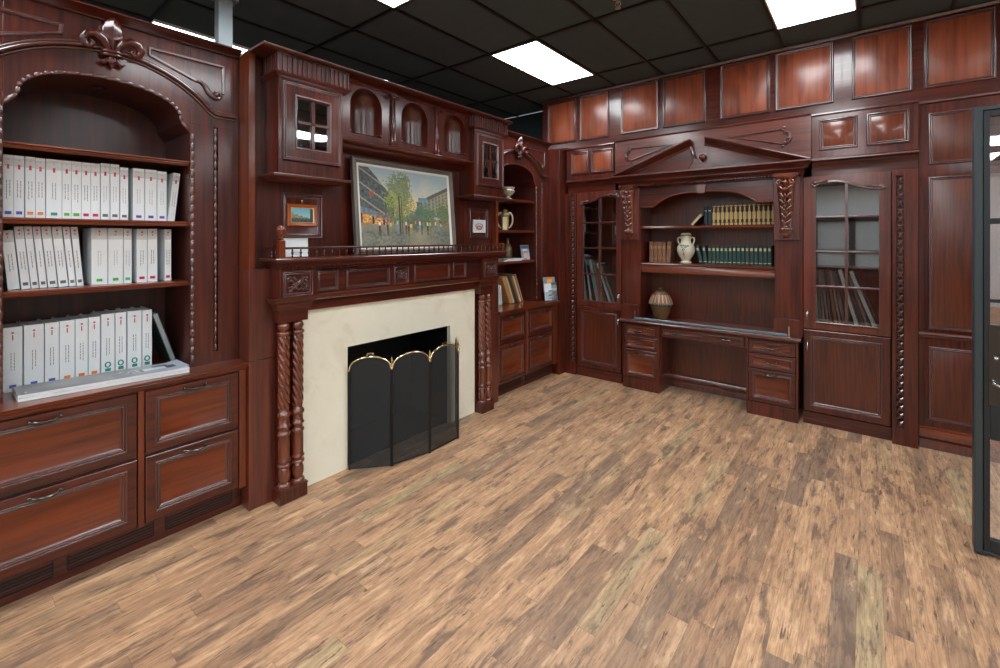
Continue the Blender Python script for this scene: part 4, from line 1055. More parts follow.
# cornice with rope band
g = G('B'); CF = -4.905
g.stack(-2.262, -.465, HB, CF, [(0, 2.300), (.004, 2.306), (.0, 2.312)], 1, 1); build(g, 'cornice_bed', wood_x, t)
g = G('B')
n = 62; a, b_ = -2.262, -.462
for i in range(n):
    x = a + (b_-a)*(i+.5)/n; g.tube([(x-.018, CF+.008, 2.274), (x-.004, CF+.018, 2.283), (x+.006, CF+.018, 2.292), (x+.018, CF+.008, 2.300)], [.006, .010, .010, .006], 6)
g.box(a, b_, HB, CF+.004, 2.270, 2.300); build(g, 'rope_band', wood_carved, t)
g = G('B'); g.trim = True; g.stack(-2.262, -.465, HB, CF, [(.004, 2.312), (.010, 2.322), (.024, 2.336), (.030, 2.340), (.030, 2.348), (.050, 2.364), (.072, 2.384), (.090, 2.392), (.096, 2.396), (.096, 2.408), (.088, 2.412)], .8, .65); build(g, 'cornice', [wood_x, trim_w], t)
# wall board behind the pediment
g = G('B'); g.box(-2.318, -.404, YB, -4.905, 2.413, 2.815); g.stack(-2.318, -.404, YB, -4.905, [(0, 2.815), (.014, 2.819), (.018, 2.827), (.012, 2.834)], 0, 0); build(g, 'pediment_board', mid_x, t)
g = G('B')
PD = -4.905
def rake(x0, z0, x1, z1, nm):
    g = G('B'); g.trim = True; h = .074
    L_ = math.hypot(x1-x0, z1-z0); nx, nz = -(z1-z0)/L_, (x1-x0)/L_
    if nz < 0: nx, nz = -nx, -nz
    prof = [(-.075, .002), (-.075, .014), (-.050, .022), (-.044, .034), (-.022, .062), (-.010, .078), (-.008, .088), (.0, .092), (.006, .088), (.006, .002)]
    path = [(x0, z0), (x1, z1)] if x1 > x0 else [(x1, z1), (x0, z0)]
    g.sweep(path, [(p, PD+q) for p, q in prof]); return build(g, nm, [wood_x, trim_w], t)
rake(-2.335, 2.412, -1.452, 2.722, 'raking_cornice'); rake(-.402, 2.412, -1.300, 2.726, 'raking_cornice')
g = G('B'); g.prism([(-2.26, 2.413), (-1.50, 2.413), (-1.44, 2.50), (-1.43, 2.60), (-1.46, 2.655)], PD+.002, PD+.012); g.prism([(-.47, 2.413), (-1.23, 2.413), (-1.29, 2.50), (-1.30, 2.60), (-1.28, 2.66)], PD+.002, PD+.012)
g.tube([(-1.452, PD+.02, 2.655), (-1.440, PD+.03, 2.60), (-1.425, PD+.034, 2.555), (-1.398, PD+.026, 2.520)], [.014, .018, .014, .005], 8)
build(g, 'tympanum', wood_x, t)
g = G('B'); g.blob(-1.335, PD+.034, 2.530, .034, .034, .034, nu=18, nv=12); g.lathe(-1.335, PD+.034, [(.012, 2.488), (.018, 2.494), (.010, 2.500)], 12); g.box(-1.345, -1.325, PD, PD+.02, 2.52, 2.54); build(g, 'ball_ornament', wood_carved, t)
# long scrolled mouldings either side
for sg in (1, -1):
    mx_ = -1.374
    def X(s): return mx_ + sg*s
    g = G('B'); r = .010; pr = [(-r, PD), (-r, PD+.007), (-r*.3, PD+.013), (r*.3, PD+.013), (r, PD+.007), (r, PD)]
    pth = [(X(.755), 2.722), (X(.290), 2.706), (X(.745), 2.584)]
    g.sweep(pth if sg < 0 else pth[::-1], pr)
    q = [(X(.745), 2.584), (X(.775), 2.580), (X(.800), 2.600), (X(.815), 2.640), (X(.800), 2.680), (X(.770), 2.694), (X(.750), 2.676)]
    g.tube([(x, PD+.012, z) for x, z in q], [.007, .010, .014, .016, .014, .010, .006], 8)
    for x, z, r_ in ((.760, 2.735, .016), (.748, 2.560, .014), (.790, 2.632, .013), (.752, 2.712, .013), (.766, 2.596, .013)): g.blob(X(x), PD+.012, z, r_, .011, r_*.8, .6*sg)
    build(g, 'scroll_molding', trim_w, t)

# ------------------------------------------------------------------ desk
t = DK = thing('writing_desk', 'built-in mahogany desk with two drawer pedestals and a knee hole', 'desk', (-1.36, -5.06, 0), W='B')
g = G('B'); g.trim = True; g.stack(-2.225, -.478, -5.284, -4.862, [(-.006, .744), (0, .748), (.006, .754), (.006, .758), (.012, .762), (.014, .770), (.010, .774), (.012, .778), (.010, .785)], 1, 0); build(g, 'desk_top', [red_x, trim_w], t)
DF = -4.884
for a, b_ in ((-2.215, -1.792), (-.930, -.500)):
    g = G('B'); g.box(a, b_, -5.284, DF-.022, 0, .744); g.box(a, b_, DF-.022, DF-.004, 0, .125); g.box(a, a+.014, DF-.022, DF, .125, .744); g.box(b_-.018, b_, DF-.022, DF, .125, .744)
    pdm = build(g, 'pedestal', wood_v, t, bevel=.001)
    g = G(); side = b_ if a < -2 else a; sg = 1 if a < -2 else -1
    x = side + sg*.001
    for (y0, y1, z0, z1) in ((4.95, 5.22, .18, .68),):
        for q in ((y0, y0+.012, z0, z1), (y1-.012, y1, z0, z1), (y0+.012, y1-.012, z0, z0+.012), (y0+.012, y1-.012, z1-.012, z1)):
            g.box(min(x, x+sg*.008), max(x, x+sg*.008), q[0], q[1], q[2], q[3])
    build(g, 'side_panel_bead', wood_v, pdm)
    for z0, z1, bd in ((.600, .728, .034), (.452, .594, .036), (.130, .446, .050)):
        drawer('B', a+.016, b_-.020, z0, z1, DF-.022, t, wood_x, red_x, border=bd, hz=(z0+z1)/2 if z1-z0 < .2 else z1-.038, hw=.095, proud=.022)
g = G('B'); g.box(-1.792, -.930, -4.93, -4.912, .618, .744); build(g, 'apron', wood_x, t)
fr = drawer('B', -1.770, -.952, .632, .738, -4.912, t, wood_x, red_x, border=.030, hz=.690, nh=2, hw=.105)
g = G('B'); g.box(-1.792, -.930, -5.284, -5.268, .02, .744); build(g, 'modesty_panel', brown_v, t)
g = G('B'); g.trim = True; g.stack(-1.792, -.930, -5.268, -5.252, [(.006, 0), (.006, .062), (.0, .068), (.010, .082), (.014, .110), (.008, .132), (.0, .140), (-.006, .144)], 0, 0); build(g, 'skirting', [red_x, trim_w], t)
t = thing('metal_rod', 'slim blue-grey rod with two small chrome posts lying along the front of the desk top', 'rod', (-1.33, -4.885, .786), W='B')
rodm = plain('blue_grey_rod', (.15, .21, .25), .35, .3)
g = G('B'); g.stack(-2.075, -.590, -4.905, -4.883, [(-.003, .787), (0, .790), (0, .806), (-.004, .810)]); build(g, 'rod', rodm, t)
for s in (-2.070, -.585):
    g = G('B'); g.box(s-.030, s+.022, -4.910, -4.880, .786, .7895); g.box(s-.004 if s < -1 else s+.006, s+.006 if s < -1 else s+.016, -4.898, -4.890, .7895, .882); build(g, 'end_bracket', chrome, t)

# ------------------------------------------------------------------ wainscot right of the tall cabinet
t = thing('wainscot_panelling', 'tall mahogany wainscot with chair rail and skirting at the right of the far wall', 'wall panelling', (1.3, -5.1, 0), W='B')
WF = -4.978; a, b_ = .330, 2.30
g = G('B'); g.box(a, b_, YB, WF, 0, 2.790); build(g, 'backing', wood_v, t)
g = G('B'); g.trim = True; g.stack(a, b_, YB, WF, [(0, 2.788), (.012, 2.794), (.016, 2.806), (.012, 2.820)], 0, 0); build(g, 'top_molding', [wood_x, trim_w], t)
g = G('B'); g.trim = True; g.stack(a, b_, YB, WF, [(0, .892), (.006, .896), (.018, .904), (.020, .912), (.012, .918), (.020, .924), (.018, .934), (0, .940)], 0, 0); build(g, 'chair_rail', [red_x, trim_w], t)
g = G('B'); g.trim = True; g.stack(a, b_, YB, WF, [(.018, 0), (.018, .070), (.006, .078), (.020, .092), (.022, .120), (.012, .150), (.002, .158), (.010, .164), (.008, .172), (0, .176)], 0, 0); build(g, 'skirting', [red_x, trim_w], t)
for s0, s1 in ((.386, .905), (.965, 1.485), (1.545, 2.065)):
    for z0, z1 in ((2.292, 2.712), (.966, 2.195), (.232, .826)):
        g = G('B'); g.trim = True; g.panel(s0, s1, z0, z1, [(0, WF)] + bead(.001, .015, WF+.006, .010) + bead(.016, .025, WF+.002, .006) + [(.028, WF+.002)], cap=False); fr = build(g, 'panel_molding', [wood_v, trim_w], t)
        g = G('B'); g.panel(s0, s1, z0, z1, [(.026, WF+.001), (.028, WF+.002)]); build(g, 'center_panel', brown_v, fr)

# ------------------------------------------------------------------ black framed glass door display at the right edge
t = thing('glass_door', 'black metal framed glass door with lock panel at the right edge', 'door', (.95, -3.49, 0), W='B')
blk = plain('blue_black_metal', (.016, .021, .024), .38, .2)
gry = plain('grey_blue_frame_edge', (.035, .050, .056), .42, .2)
Fd = -3.462
g = G('B'); g.box(.452, .484, -3.53, Fd+.004, .016, 2.405); g.box(1.40, 1.432, -3.53, Fd+.004, .016, 2.405); g.box(.484, 1.40, -3.53, Fd-.002, 2.385, 2.405); g.box(.484, 1.40, -3.53, Fd-.002, .016, .030); g.box(.462, .50, -3.52, -3.47, 0, .016); g.box(1.39, 1.43, -3.52, -3.47, 0, .016)
build(g, 'outer_frame', gry, t, bevel=.002)
x0, x1 = .488, 1.396; s0, s1 = .513, 1.371; L0, L1 = Fd-.045, Fd-.004
g = G('B'); g.box(x0, s0, L0, L1, .034, 2.381); g.box(s1, x1, L0, L1, .034, 2.381); g.box(s0, s1, L0, L1, 2.350, 2.381); g.box(s0, s1, L0, L1, .034, .094)
g.box(s0, s1, L0, L1, .630, 1.240)
leaf = build(g, 'door_leaf', blk, t, bevel=.002)
g = G('B'); g.box(s0, s1, L0+.006, L1-.004, 1.776, 1.806); g.box(s0, s1, L0+.006, L1-.004, 1.358, 1.376); build(g, 'glazing_bars', blk, leaf)
g = G('B'); g.box(s0, s1, L0+.018, L0+.022, 1.240, 2.350); build(g, 'glass_pane', mirror_pane, leaf)
g = G('B'); g.box(s0, s1, L0+.018, L0+.022, .094, .630); build(g, 'glass_pane', mirror_pane, leaf)
g = G('B'); g.box(s0-.006, 1.10, L1, L1+.004, .815, 1.232); g.box(s0-.006, 1.10, L1+.004, L1+.007, 1.220, 1.232); pl_ = build(g, 'lock_panel', plain('gloss_black_plate', (.008, .009, .010), .12, coat=.6), leaf)
g = G('B'); g.blob(.532, L1+.018, 1.068, .011, .014, .011, nu=14, nv=8); build(g, 'knob', chrome, leaf)
g = G('B'); g.tube([(.520, L1+.006, .945), (.522, L1+.028, .935), (.545, L1+.032, .925), (.640, L1+.032, .922)], [.008, .008, .007, .006], 8); build(g, 'lever_handle', chrome, leaf)
# ------------------------------------------------------------------ white binders
ORD = ['first', 'second', 'third', 'fourth', 'fifth', 'sixth', 'seventh', 'eighth', 'ninth', 'tenth', 'eleventh', 'twelfth', 'thirteenth', 'fourteenth', 'fifteenth', 'sixteenth', 'seventeenth', 'eighteenth']
def binder(s0, s1, z, h, front, lean, mark, label, group, depth=.235, text=True, ring=False, seed=0, style=0):
    """lean: metres the top is shifted along s"""
    w = s1-s0-.0015; t = thing('binder', label, 'binder', ((s0+s1)/2, front-depth/2, z), group, 'L')
    ang = math.asin(max(-1, min(1, lean/h)))
    piv = s0 if lean < 0 else s1
    lift = 0.0008
    M = Matrix.Translation((piv, 0, z+lift)) @ Matrix.Rotation(ang, 4, 'Y') @ Matrix.Translation((-piv, 0, 0))
    # rotation about the depth axis (s-z plane)
    g = G('L'); g.M = M
    g.box(s0, s0+.0025, front-depth, front, 0, h); g.box(s0+w-.0025, s0+w, front-depth, front, 0, h); g.box(s0+.0025, s0+w-.0025, front-.0035, front, 0, h)
    build(g, 'cover', white_card, t)
    g = G('L'); g.M = M; g.box(s0+.003, s0+w-.003, front-depth+.008, front-.004, .006, h-.008); build(g, 'pages', white_paper, t)
    F_ = front+.0006; c = s0+w/2; rn = random.Random(seed)
    g = G('L'); g.M = M; g.box(s0+.001, s0+w-.001, front, F_, *((h*.82, h*.955), (h*.80, h*.995), (h*.90, h*.902))[style]); lb = build(g, 'label_band', grey_label, t)
    g = G('L'); g.M = M; g.box(c-.0042, c+.0042, F_, F_+.0006, *((h*.78, h*.855), (h*.925, h*.955), (h*.90, h*.925))[style])
    g.box(c-.002, c+.002, F_, F_+.0006, *((h*.915, h*.928), (h*.87, h*.90), (h*.80, h*.88))[style]); build(g, 'red_mark', COLR['red'], t)
    if mark:
        g = G('L'); g.M = M; g.box(c-min(.012, w*.3), c+min(.012, w*.3), front, F_, h*.055, h*.105); build(g, 'base_mark', COLR[mark], t)
    if text:
        g = G('L'); g.M = M
        for k in range(2 if w > .03 else 1):
            x = c + (k-.5)*.011 if w > .03 else c; zz = h*.60
            while zz > h*.34:
                L_ = rn.uniform(.006, .016); g.box(x-.0011, x+.0011, front, F_, zz-L_, zz); zz -= L_ + rn.uniform(.002, .005)
        build(g, 'spine_text', ink if text == 2 else pale_ink, t)
    if ring:
        g = G('L'); g.M = M; pts = [(c+.011*math.cos(a*PI/8), front+.0008, h*.165+.014*math.sin(a*PI/8)) for a in range(16)]; g.tube(pts, .0032, 6, closed=True); build(g, 'teal_ring', COLR['teal'], t)
    return t
K1 = 3.30/3.21; XF = -3.30; zt = 2.162-.336
rowA = [(.201, .237, 'blue'), (.237, .272, 'blue'), (.274, .309, 'orange'), (.309, .343, 'orange'), (.345, .402, 'teal'), (.402, .436, 'green'), (.436, .474, 'green'), (.474, .510, 'crimson'), (.510, .547, 'crimson'),
        (.549, .586, 'grey'), (.588, .626, 'grey'), (.629, .664, 'grey'), (.684, .735, 'purple'), (.737, .791, 'purple'), (.793, .838, 'purple'), (.842, .876, None)]
for k, (a, b_, mk) in enumerate(rowA):
    h = [.281, .281, .281, .279, .279, .279, .279, .279, .279, .285, .285, .272, .274, .274, .270, .268][k]
    last = k == 15
    lb = '%s white binder from the left on the top shelf, %s mark' % (ORD[k], mk) if not last else 'leaning white binder at the right end of the top shelf'
    binder(a*K1, b_*K1, 1.800, h+.026, XF, .030 if last else 0, mk, lb, 'white binders on the top shelf', text=2 if k < 9 else 1, seed=k)
rowB = [(.218, .258, None, -.024, .300), (.262, .293, 'grey', -.026, .320), (.295, .321, 'grey', -.026, .322), (.324, .350, 'grey', -.026, .322), (.353, .387, 'grey', -.026, .322), (.390, .426, 'grey', -.026, .322), (.429, .454, 'grey', -.026, .322), (.457, .483, 'grey', -.024, .322),
        (.512, .577, 'green', 0, .318), (.579, .642, 'green', 0, .318), (.644, .679, 'brightgreen', 0, .316), (.700, .747, 'crimson', 0, .316), (.749, .794, 'crimson', 0, .318), (.828, .860, 'crimson', 0, .316)]
for k, (a, b_, mk, ln, h) in enumerate(rowB):
    lb = '%s white binder from the left on the middle shelf, %s%s' % (ORD[k], 'leaning left' if ln else 'upright', (', '+mk.replace('bright', 'bright ').replace('crimson', 'red')+' mark') if mk else '')
    binder(a*K1, b_*K1, 1.446, h*.97, XF, ln, mk, lb, 'white binders on the middle shelf', text=2 if (k < 8 or k > 10) else 1, seed=30+k, style=1)
K3 = 3.372/3.21; XF3 = -3.372
rowC = [(.201, .266, 'blue'), (.270, .338, 'blue'), (.341, .391, 'blue'), (.393, .449, 'orange'), (.451, .499, 'orange'), (.501, .547, 'orange'), (.551, .606, 'teal'), (.609, .655, 'teal'), (.660, .722, 'teal'), (.725, .769, 'teal')]
for k, (a, b_, mk) in enumerate(rowC):
    rg = k > 5
    lb = '%s white binder from the left on the counter, %s' % (ORD[k], mk+(' ring and mark' if rg else ' mark'))
    binder(a*K3, b_*K3, .930, [.323, .325, .326, .329, .331, .333, .343, .343, .345, .343][k], XF3, 0, mk, lb, 'white binders on the counter', text=2, ring=rg, seed=60+k, depth=.23, style=2)
# dark catalogue leaning at the right
g = G('L'); th = .030; M = Matrix.Translation((.938-.002-.033, 0, .9325)) @ Matrix.Rotation(-math.radians(17), 4, 'Y')
t = thing('leaning_catalogue', 'dark green catalogue with pale page edges leaning against the counter binders', 'catalogue', (.90, -3.45, .93), W='L')
g = G('L'); g.M = M; g.box(0, .003, -3.60, -3.375, 0, .325); g.box(th-.003, th, -3.60, -3.375, 0, .325); g.box(.003, th-.003, -3.60, -3.597, 0, .325); build(g, 'cover', plain('dark_green_cover', (.012, .035, .032), .4), t)
g = G('L'); g.M = M; g.box(.004, th-.004, -3.596, -3.380, .004, .320); build(g, 'pages', plain('grey_page_edges', (.36, .40, .41), .6), t)
# two long brochures lying on the counter
def brochure(z, dz, label, top):
    t = thing('long_brochure', label, 'brochure', (.57, -3.2, z), 'long brochures lying on the counter', 'L')
    a = math.atan2(.070, .662)
    M = Matrix.Translation((.244, -3.131, z)) @ Matrix(((math.cos(a), .02, 0, 0), (math.sin(a), 1, 0, 0), (0, 0, 1, 0), (0, 0, 0, 1)))
    L_ = .665; D = .205
    def zc(u): return dz + (.010*max(0, (u-.86)/.14)**2 if top else 0)
    g = G('L'); g.M = M
    g.box(0, L_, -D, 0, .0005, dz-.001); build(g, 'page_block', white_paper, t)
    def cover(u, v):
        n = noise.noise(Vector((u*5, v*3, 8))); n2 = noise.noise(Vector((u*40, v*14, 3)))
        c = mixc(lin(92, 92, 95), lin(132, 132, 134), .5+n+.5*v)
        if u > .62: c = mixc(c, lin(176, 186, 200), (u-.62)*4)
        if .58 < u < .74 and .30 < v < .75: c = mixc(lin(74, 78, 84), lin(190, 196, 200), .5+n2*1.6)
        if .52 < u < .62 and v < .55: c = mixc(c, lin(104, 108, 110), .6)
        if .72 < u < .93 and abs(v-.52) < .13: c = lin(214, 222, 226)
        if .80 < u < .90 and .62 < v < .80: c = lin(96, 104, 118)
        if .88 < u < .94 and .30 < v < .62: c = lin(56, 52, 72)
        if .06 < u < .10 and .10 < v < .20: c = lin(150, 96, 190)
        if .035 < u < .055 and .16 < v < .26: c = lin(220, 222, 226)
        return c
    g = G('L'); g.M = M; nx, nz = 80, 16
    V = [[g.v(L_*i/nx, -D*(1-j/nz) if False else -D*j/nz, zc(i/nx)) for i in range(nx+1)] for j in range(nz+1)]
    cl = g.bm.loops.layers.float_color.new('paint')
    for j in range(nz):
        for i in range(nx):
            fa = g.f([V[j][i], V[j][i+1], V[j+1][i+1], V[j+1][i]]); c = cover((i+.5)/nx, (j+.5)/nz) if top else lin(70, 72, 74)  # lower cover coloured dark to draw the shadow line between the two brochures
            for l in fa.loops: l[cl] = (*c, 1)
    build(g, 'printed_cover', printed, t)
brochure(.931, .0155, 'lower of two long white brochures lying on the counter before the binders', False)
brochure(.9470, .0155, 'upper of two long brochures on the counter, grey cover with a building photo', True)

# ------------------------------------------------------------------ right-hand bookcase contents
ivory = plain('aged_ivory_ceramic', (.50, .46, .36), .35, coat=.3, var=.25)
t = thing('footed_bowl', 'cream stone footed bowl on the top shelf of the corner bookcase', 'bowl', (4.16, -3.33, 2.150), W='L')
g = G('L'); c = (4.165, -3.33); z = 2.1505
g.lathe(*c, [(.052, z), (.056, z+.008), (.046, z+.018), (.030, z+.030), (.027, z+.044), (.036, z+.052), (.060, z+.066), (.076, z+.090), (.080, z+.108), (.072, z+.124), (.074, z+.130), (.084, z+.138), (.084, z+.146), (.074, z+.148), (.066, z+.130), (.04, z+.10)], 28); build(g, 'bowl_body', ivory, t)
g = G('L'); n = 14
for i in range(n): a = 2*PI*i/n; g.blob(c[0]+.078*math.cos(a), c[1]+.078*math.sin(a), z+.098, .010, .010, .012, nu=6, nv=5)
build(g, 'carved_band', plain('dark_ceramic_band', (.16, .14, .11), .4), t)
t = thing('ring_handled_jug', 'cream and gold jug with ring handles on the corner bookcase middle shelf', 'jug', (4.07, -3.30, 1.792), W='L')
g = G('L'); c = (4.075, -3.30); z = 1.7925; JM = Matrix.Translation((c[0], c[1], 0)) @ Matrix.Rotation(math.radians(51), 4, 'Z') @ Matrix.Translation((-c[0], -c[1], 0))
g.lathe(*c, [(.036, z), (.040, z+.006), (.034, z+.016), (.042, z+.050), (.046, z+.100), (.044, z+.140), (.050, z+.158), (.058, z+.176), (.050, z+.196), (.030, z+.208), (.026, z+.216), (.034, z+.226), (.030, z+.236), (.012, z+.244)], 24); build(g, 'jug_body', plain('honey_glaze', (.34, .26, .12), .25, coat=.5, var=.25), t)
for sg in (1, -1):
    g = G('L'); g.M = JM; pts = [(c[0]+sg*s, c[1]+.008, z+q) for s, q in ((.040, .205), (.066, .195), (.084, .165), (.090, .125), (.084, .080), (.066, .045), (.040, .022))]; g.tube(pts, [.010, .012, .011, .010, .010, .010, .008], 8); build(g, 'ring_handle', ivory, t)
g = G('L'); g.M = JM; g.box(c[0]-.026, c[0]+.026, c[1]+.034, c[1]+.052, z+.004, z+.140); g.box(c[0]-.030, c[0]+.030, c[1]+.034, c[1]+.055, z+.138, z+.150); build(g, 'gilt_front_panel', plain('cream_and_gilt_glaze', (.70, .60, .34), .25, coat=.5), t)
t = thing('stoneware_bottle', 'slim tan stoneware bottle on the lower shelf of the corner bookcase', 'bottle', (4.34, -3.47, 1.436), W='L')
g = G('L'); z = 1.4365
g.lathe(4.340, -3.470, [(.046, z), (.052, z+.01), (.056, z+.06), (.055, z+.12), (.046, z+.160), (.028, z+.190), (.020, z+.208), (.019, z+.25), (.026, z+.258), (.020, z+.264)], 22); build(g, 'bottle_body', plain('tan_stoneware', (.20, .13, .06), .4, coat=.3, var=.35), t)
for k, (s0, s1, h, col, lb) in enumerate(((3.96, 4.30, .014, (.30, .31, .30), 'grey magazine lying flat on the lower shelf of the corner bookcase'), (4.02, 4.33, .013, (.66, .70, .70), 'white magazine lying on top of the grey one in the corner bookcase'))):
    z = 1.4365 + .0145*k
    t = thing('magazine', lb, 'magazine', ((s0+s1)/2, -3.30, z), 'magazines in the corner bookcase', 'L')
    g = G('L'); g.box(s0, s1, -3.395, -3.222, z+.0015, z+h-.0015); build(g, 'pages', white_paper, t)
    g = G('L'); g.box(s0-.002, s1+.002, -3.397, -3.220, z, z+.0015); g.box(s0-.002, s1+.002, -3.397, -3.220, z+h-.0015, z+h); build(g, 'cover', plain('magazine_cover', col, .35), t)
def leaflet_fn(u, v):
    n = noise.noise(Vector((u*6, v*6, 12)))
    c = mixc(lin(112, 128, 148), lin(150, 164, 178), .5+n)
    if v > .80: c = lin(60, 76, 92)
    if .25 < u < .6 and .10 < v < .46: c = lin(226, 178, 130)
    if .62 < v < .72 and .2 < u < .8: c = lin(206, 214, 220)
    if u > .62 and v < .5: c = lin(170, 178, 184)
    return c
t = thing('leaflet_stand', 'upright blue-grey framed leaflet on the lower shelf of the corner bookcase', 'leaflet', (4.38, -3.23, 1.436), W='L')
M = Matrix.Translation((0, -3.225, 1.4420)) @ Matrix.Rotation(math.radians(9), 4, 'X')
g = G('L'); g.M = M; g.box(4.305, 4.470, -.004, 0, 0, .178); g.box(4.305, 4.470, -.030, -.004, 0, .003); build(g, 'backing', plain('clear_grey_acrylic', (.35, .38, .42), .15, coat=.6), t)
g = G('L'); g.M = M; raster(g, 4.309, 4.466, .004, .174, .001, 16, 18, leaflet_fn, 'leaflet', printed, t)
# sample boards leaning left on the counter of the corner bookcase
woods = dict(birch=(.52, .27, .10), pale=(.60, .46, .28), dark=(.035, .034, .036), walnut=(.16, .085, .04), cream=(.66, .60, .48), orange=(.50, .20, .06))
bm_ = {k: plain(k+'_sample_board', c, .4, var=.15) for k, c in woods.items()}
specs = [('birch', .020, .335, 'thick birch'), ('birch', .026, .350, 'second birch'), ('pale', .024, .345, 'pale maple'), ('dark', .032, .345, 'charcoal'), ('walnut', .030, .345, 'walnut'), ('orange', .012, .345, 'thin orange'), ('cream', .020, .345, 'cream'), ('dark', .012, .340, 'thin dark'), ('birch', .016, .365, 'outer birch')]
s = 4.168
for k, (m, w, h, nm) in enumerate(specs):
    w *= 1.30; M = Matrix.Translation((s, 0, .932)) @ Matrix.Rotation(-math.radians(25), 4, 'Y')
    g = G('L'); g.M = M; g.box(0, w*.88, -3.58, -3.300 - (.004 if k % 2 else 0), .0005, h/math.cos(math.radians(8))); 
    build(g, 'sample_board', bm_[m], label='%s sample board, %s from the left of the leaning row in the corner bookcase' % (nm, ORD[k]), cat='sample board', group='sample boards leaning on the far counter')
    s += w/math.cos(math.radians(25))*.985
for k, s in enumerate((3.975, 4.003, 4.030)):
    M = Matrix.Translation((s, 0, .9315)) @ Matrix.Rotation(-math.radians(7), 4, 'Y')
    g = G('L'); g.M = M; g.box(0, .016, -3.56, -3.325+.006*k, .002, (.20, .235, .225)[k]); build(g, 'white_booklet', white_paper, label='%s of three thin white booklets beside the fireplace column on the far counter' % ORD[k], cat='booklet', group='white booklets on the far counter')
# leaflet holder
t = thing('leaflet_holder', 'clear counter holder with white, grey and orange leaflets on the far counter', 'leaflet holder', (4.66, -3.09, .93), W='L')
M = Matrix.Translation((4.676, -3.054, .9355)) @ Matrix.Rotation(math.radians(27), 4, 'Z') @ Matrix.Scale(1.10, 4) @ Matrix.Rotation(math.radians(5), 4, 'X')
acry = glass('clear_acrylic', .06, (.93, .95, .96))
g = G('L'); g.M = M; g.box(-.085, .085, .0, .003, .0, .10); g.box(-.085, .085, -.040, -.037, 0, .22); g.box(-.085, .085, -.037, 0, 0, .003); g.box(-.085, -.082, -.037, 0, .003, .10); g.box(.082, .085, -.037, 0, .003, .10); build(g, 'acrylic_holder', acry, t)
def lf1(u, v):
    c = lin(224, 228, 238)
    if .62 < u < .96 and (abs(v-.56) < .05 or abs(v-.30) < .05 or abs(v-.12) < .03): c = mixc(lin(50, 54, 70), lin(150, 158, 170), .5+noise.noise(Vector((u*30, v*30, 1)))*1.3)
    return c
def lf2(u, v):
    c = mixc(lin(150, 164, 160), lin(116, 130, 128), .5+noise.noise(Vector((u*8, v*8, 3))))
    if v > .86: c = lin(72, 82, 84)
    if .58 < v < .66: c = lin(200, 210, 206)
    if .15 < v < .30 and .2 < u < .6: c = lin(214, 176, 140)
    return c
def lf3(u, v):
    if .30 < u < .78: return lin(236, 160, 84) if v < .92 else lin(210, 120, 60)
    return lin(130, 142, 146)
for nm, s0, s1, h, d, fn in (('front_leaflet', -.080, .010, .190, -.006, lf1), ('front_leaflet', .004, .080, .200, -.010, lf2), ('rear_leaflet', -.078, .070, .262, -.028, lf3)):
    g = G('L'); g.M = M; raster(g, s0, s1, .004, h, d, 12, 20, fn, nm, printed, t)

# ------------------------------------------------------------------ contents of the tall cabinets
def board(s0, s1, z, h, lean, front, mat, label, group, depth=.19, W='B'):
    ang = math.atan2(lean, h); w = s1-s0; p = s1 if lean > 0 else s0
    # tilt in the s-z plane, standing on one corner of its foot
    M = Matrix.Translation((s0, 0, z+.001)) @ Matrix.Rotation(ang, 4, 'Y')
    if lean > 0: M = Matrix.Translation((s1, 0, z+.001)) @ Matrix.Rotation(ang, 4, 'Y') @ Matrix.Translation((-w, 0, 0))
    g = G(W); g.M = M; g.box(0, w, front-depth, front, 0, h/math.cos(ang)); return build(g, 'laminate_sample', mat, label=label, cat='sample board', group=group)
wht = plain('white_laminate', (.84, .88, .88), .35); gyb = plain('grey_laminate', (.20, .20, .19), .4); dgy = plain('dark_laminate', (.05, .05, .052), .4)
beige = plain('beige_laminate', (.34, .28, .20), .4); brn = plain('brown_laminate', (.22, .10, .05), .4); blu = plain('blue_grey_laminate', (.10, .13, .16), .4); pgy = plain('pale_grey_laminate', (.42, .47, .48), .35)
def fan(s, specs, label, group):
    """boards leaning left in a row, each resting its top edge on the one before"""
    pt = pw = ph = None
    for k, (w, h, deg, m, nm) in enumerate(specs):
        th = math.radians(deg)
        if k: zt = min(h, ph)*math.cos(th); s = s + pw/math.cos(pt) + max(0, zt*(math.tan(th)-math.tan(pt))) + .0025
        board(s, s+w, .906, h*math.cos(th), -h*math.sin(th), -5.065-(.006*(k % 3)), m, label % (nm, ORD[k]), group)
        pt, pw, ph = th, w, h
fan(-2.812, [(.026, .32, 5, wht, 'white'), (.022, .46, 6.5, dgy, 'dark'), (.022, .53, 8, wht, 'white'), (.022, .46, 10, dgy, 'dark'), (.050, .53, 13, pgy, 'pale grey'), (.026, .50, 15, beige, 'beige'), (.026, .48, 17, brn, 'brown'), (.024, .51, 20, wht, 'white'), (.014, .50, 21, blu, 'blue'), (.024, .48, 22, beige, 'beige')],
    '%s sample board, %s from the left behind the left glazed cabinet door', 'sample boards in the left tall cabinet')
fan(-.380, [(.018, .34, 2, wht, 'white'), (.017, .50, 4, gyb, 'grey'), (.016, .50, 4.5, beige, 'beige'), (.020, .50, 5.5, gyb, 'grey'), (.015, .50, 6, dgy, 'dark'), (.022, .51, 8, brn, 'orange-brown'), (.016, .50, 9, beige, 'beige'), (.026, .50, 10, blu, 'blue grey'), (.020, .50, 12, dgy, 'dark'), (.026, .52, 14, wht, 'white'), (.024, .48, 15.5, dgy, 'dark'), (.020, .47, 17, gyb, 'grey'), (.026, .52, 19.5, wht, 'white'), (.014, .50, 21, dgy, 'dark')],
    '%s sample board, %s from the left behind the right glazed cabinet door', 'sample boards in the right tall cabinet')

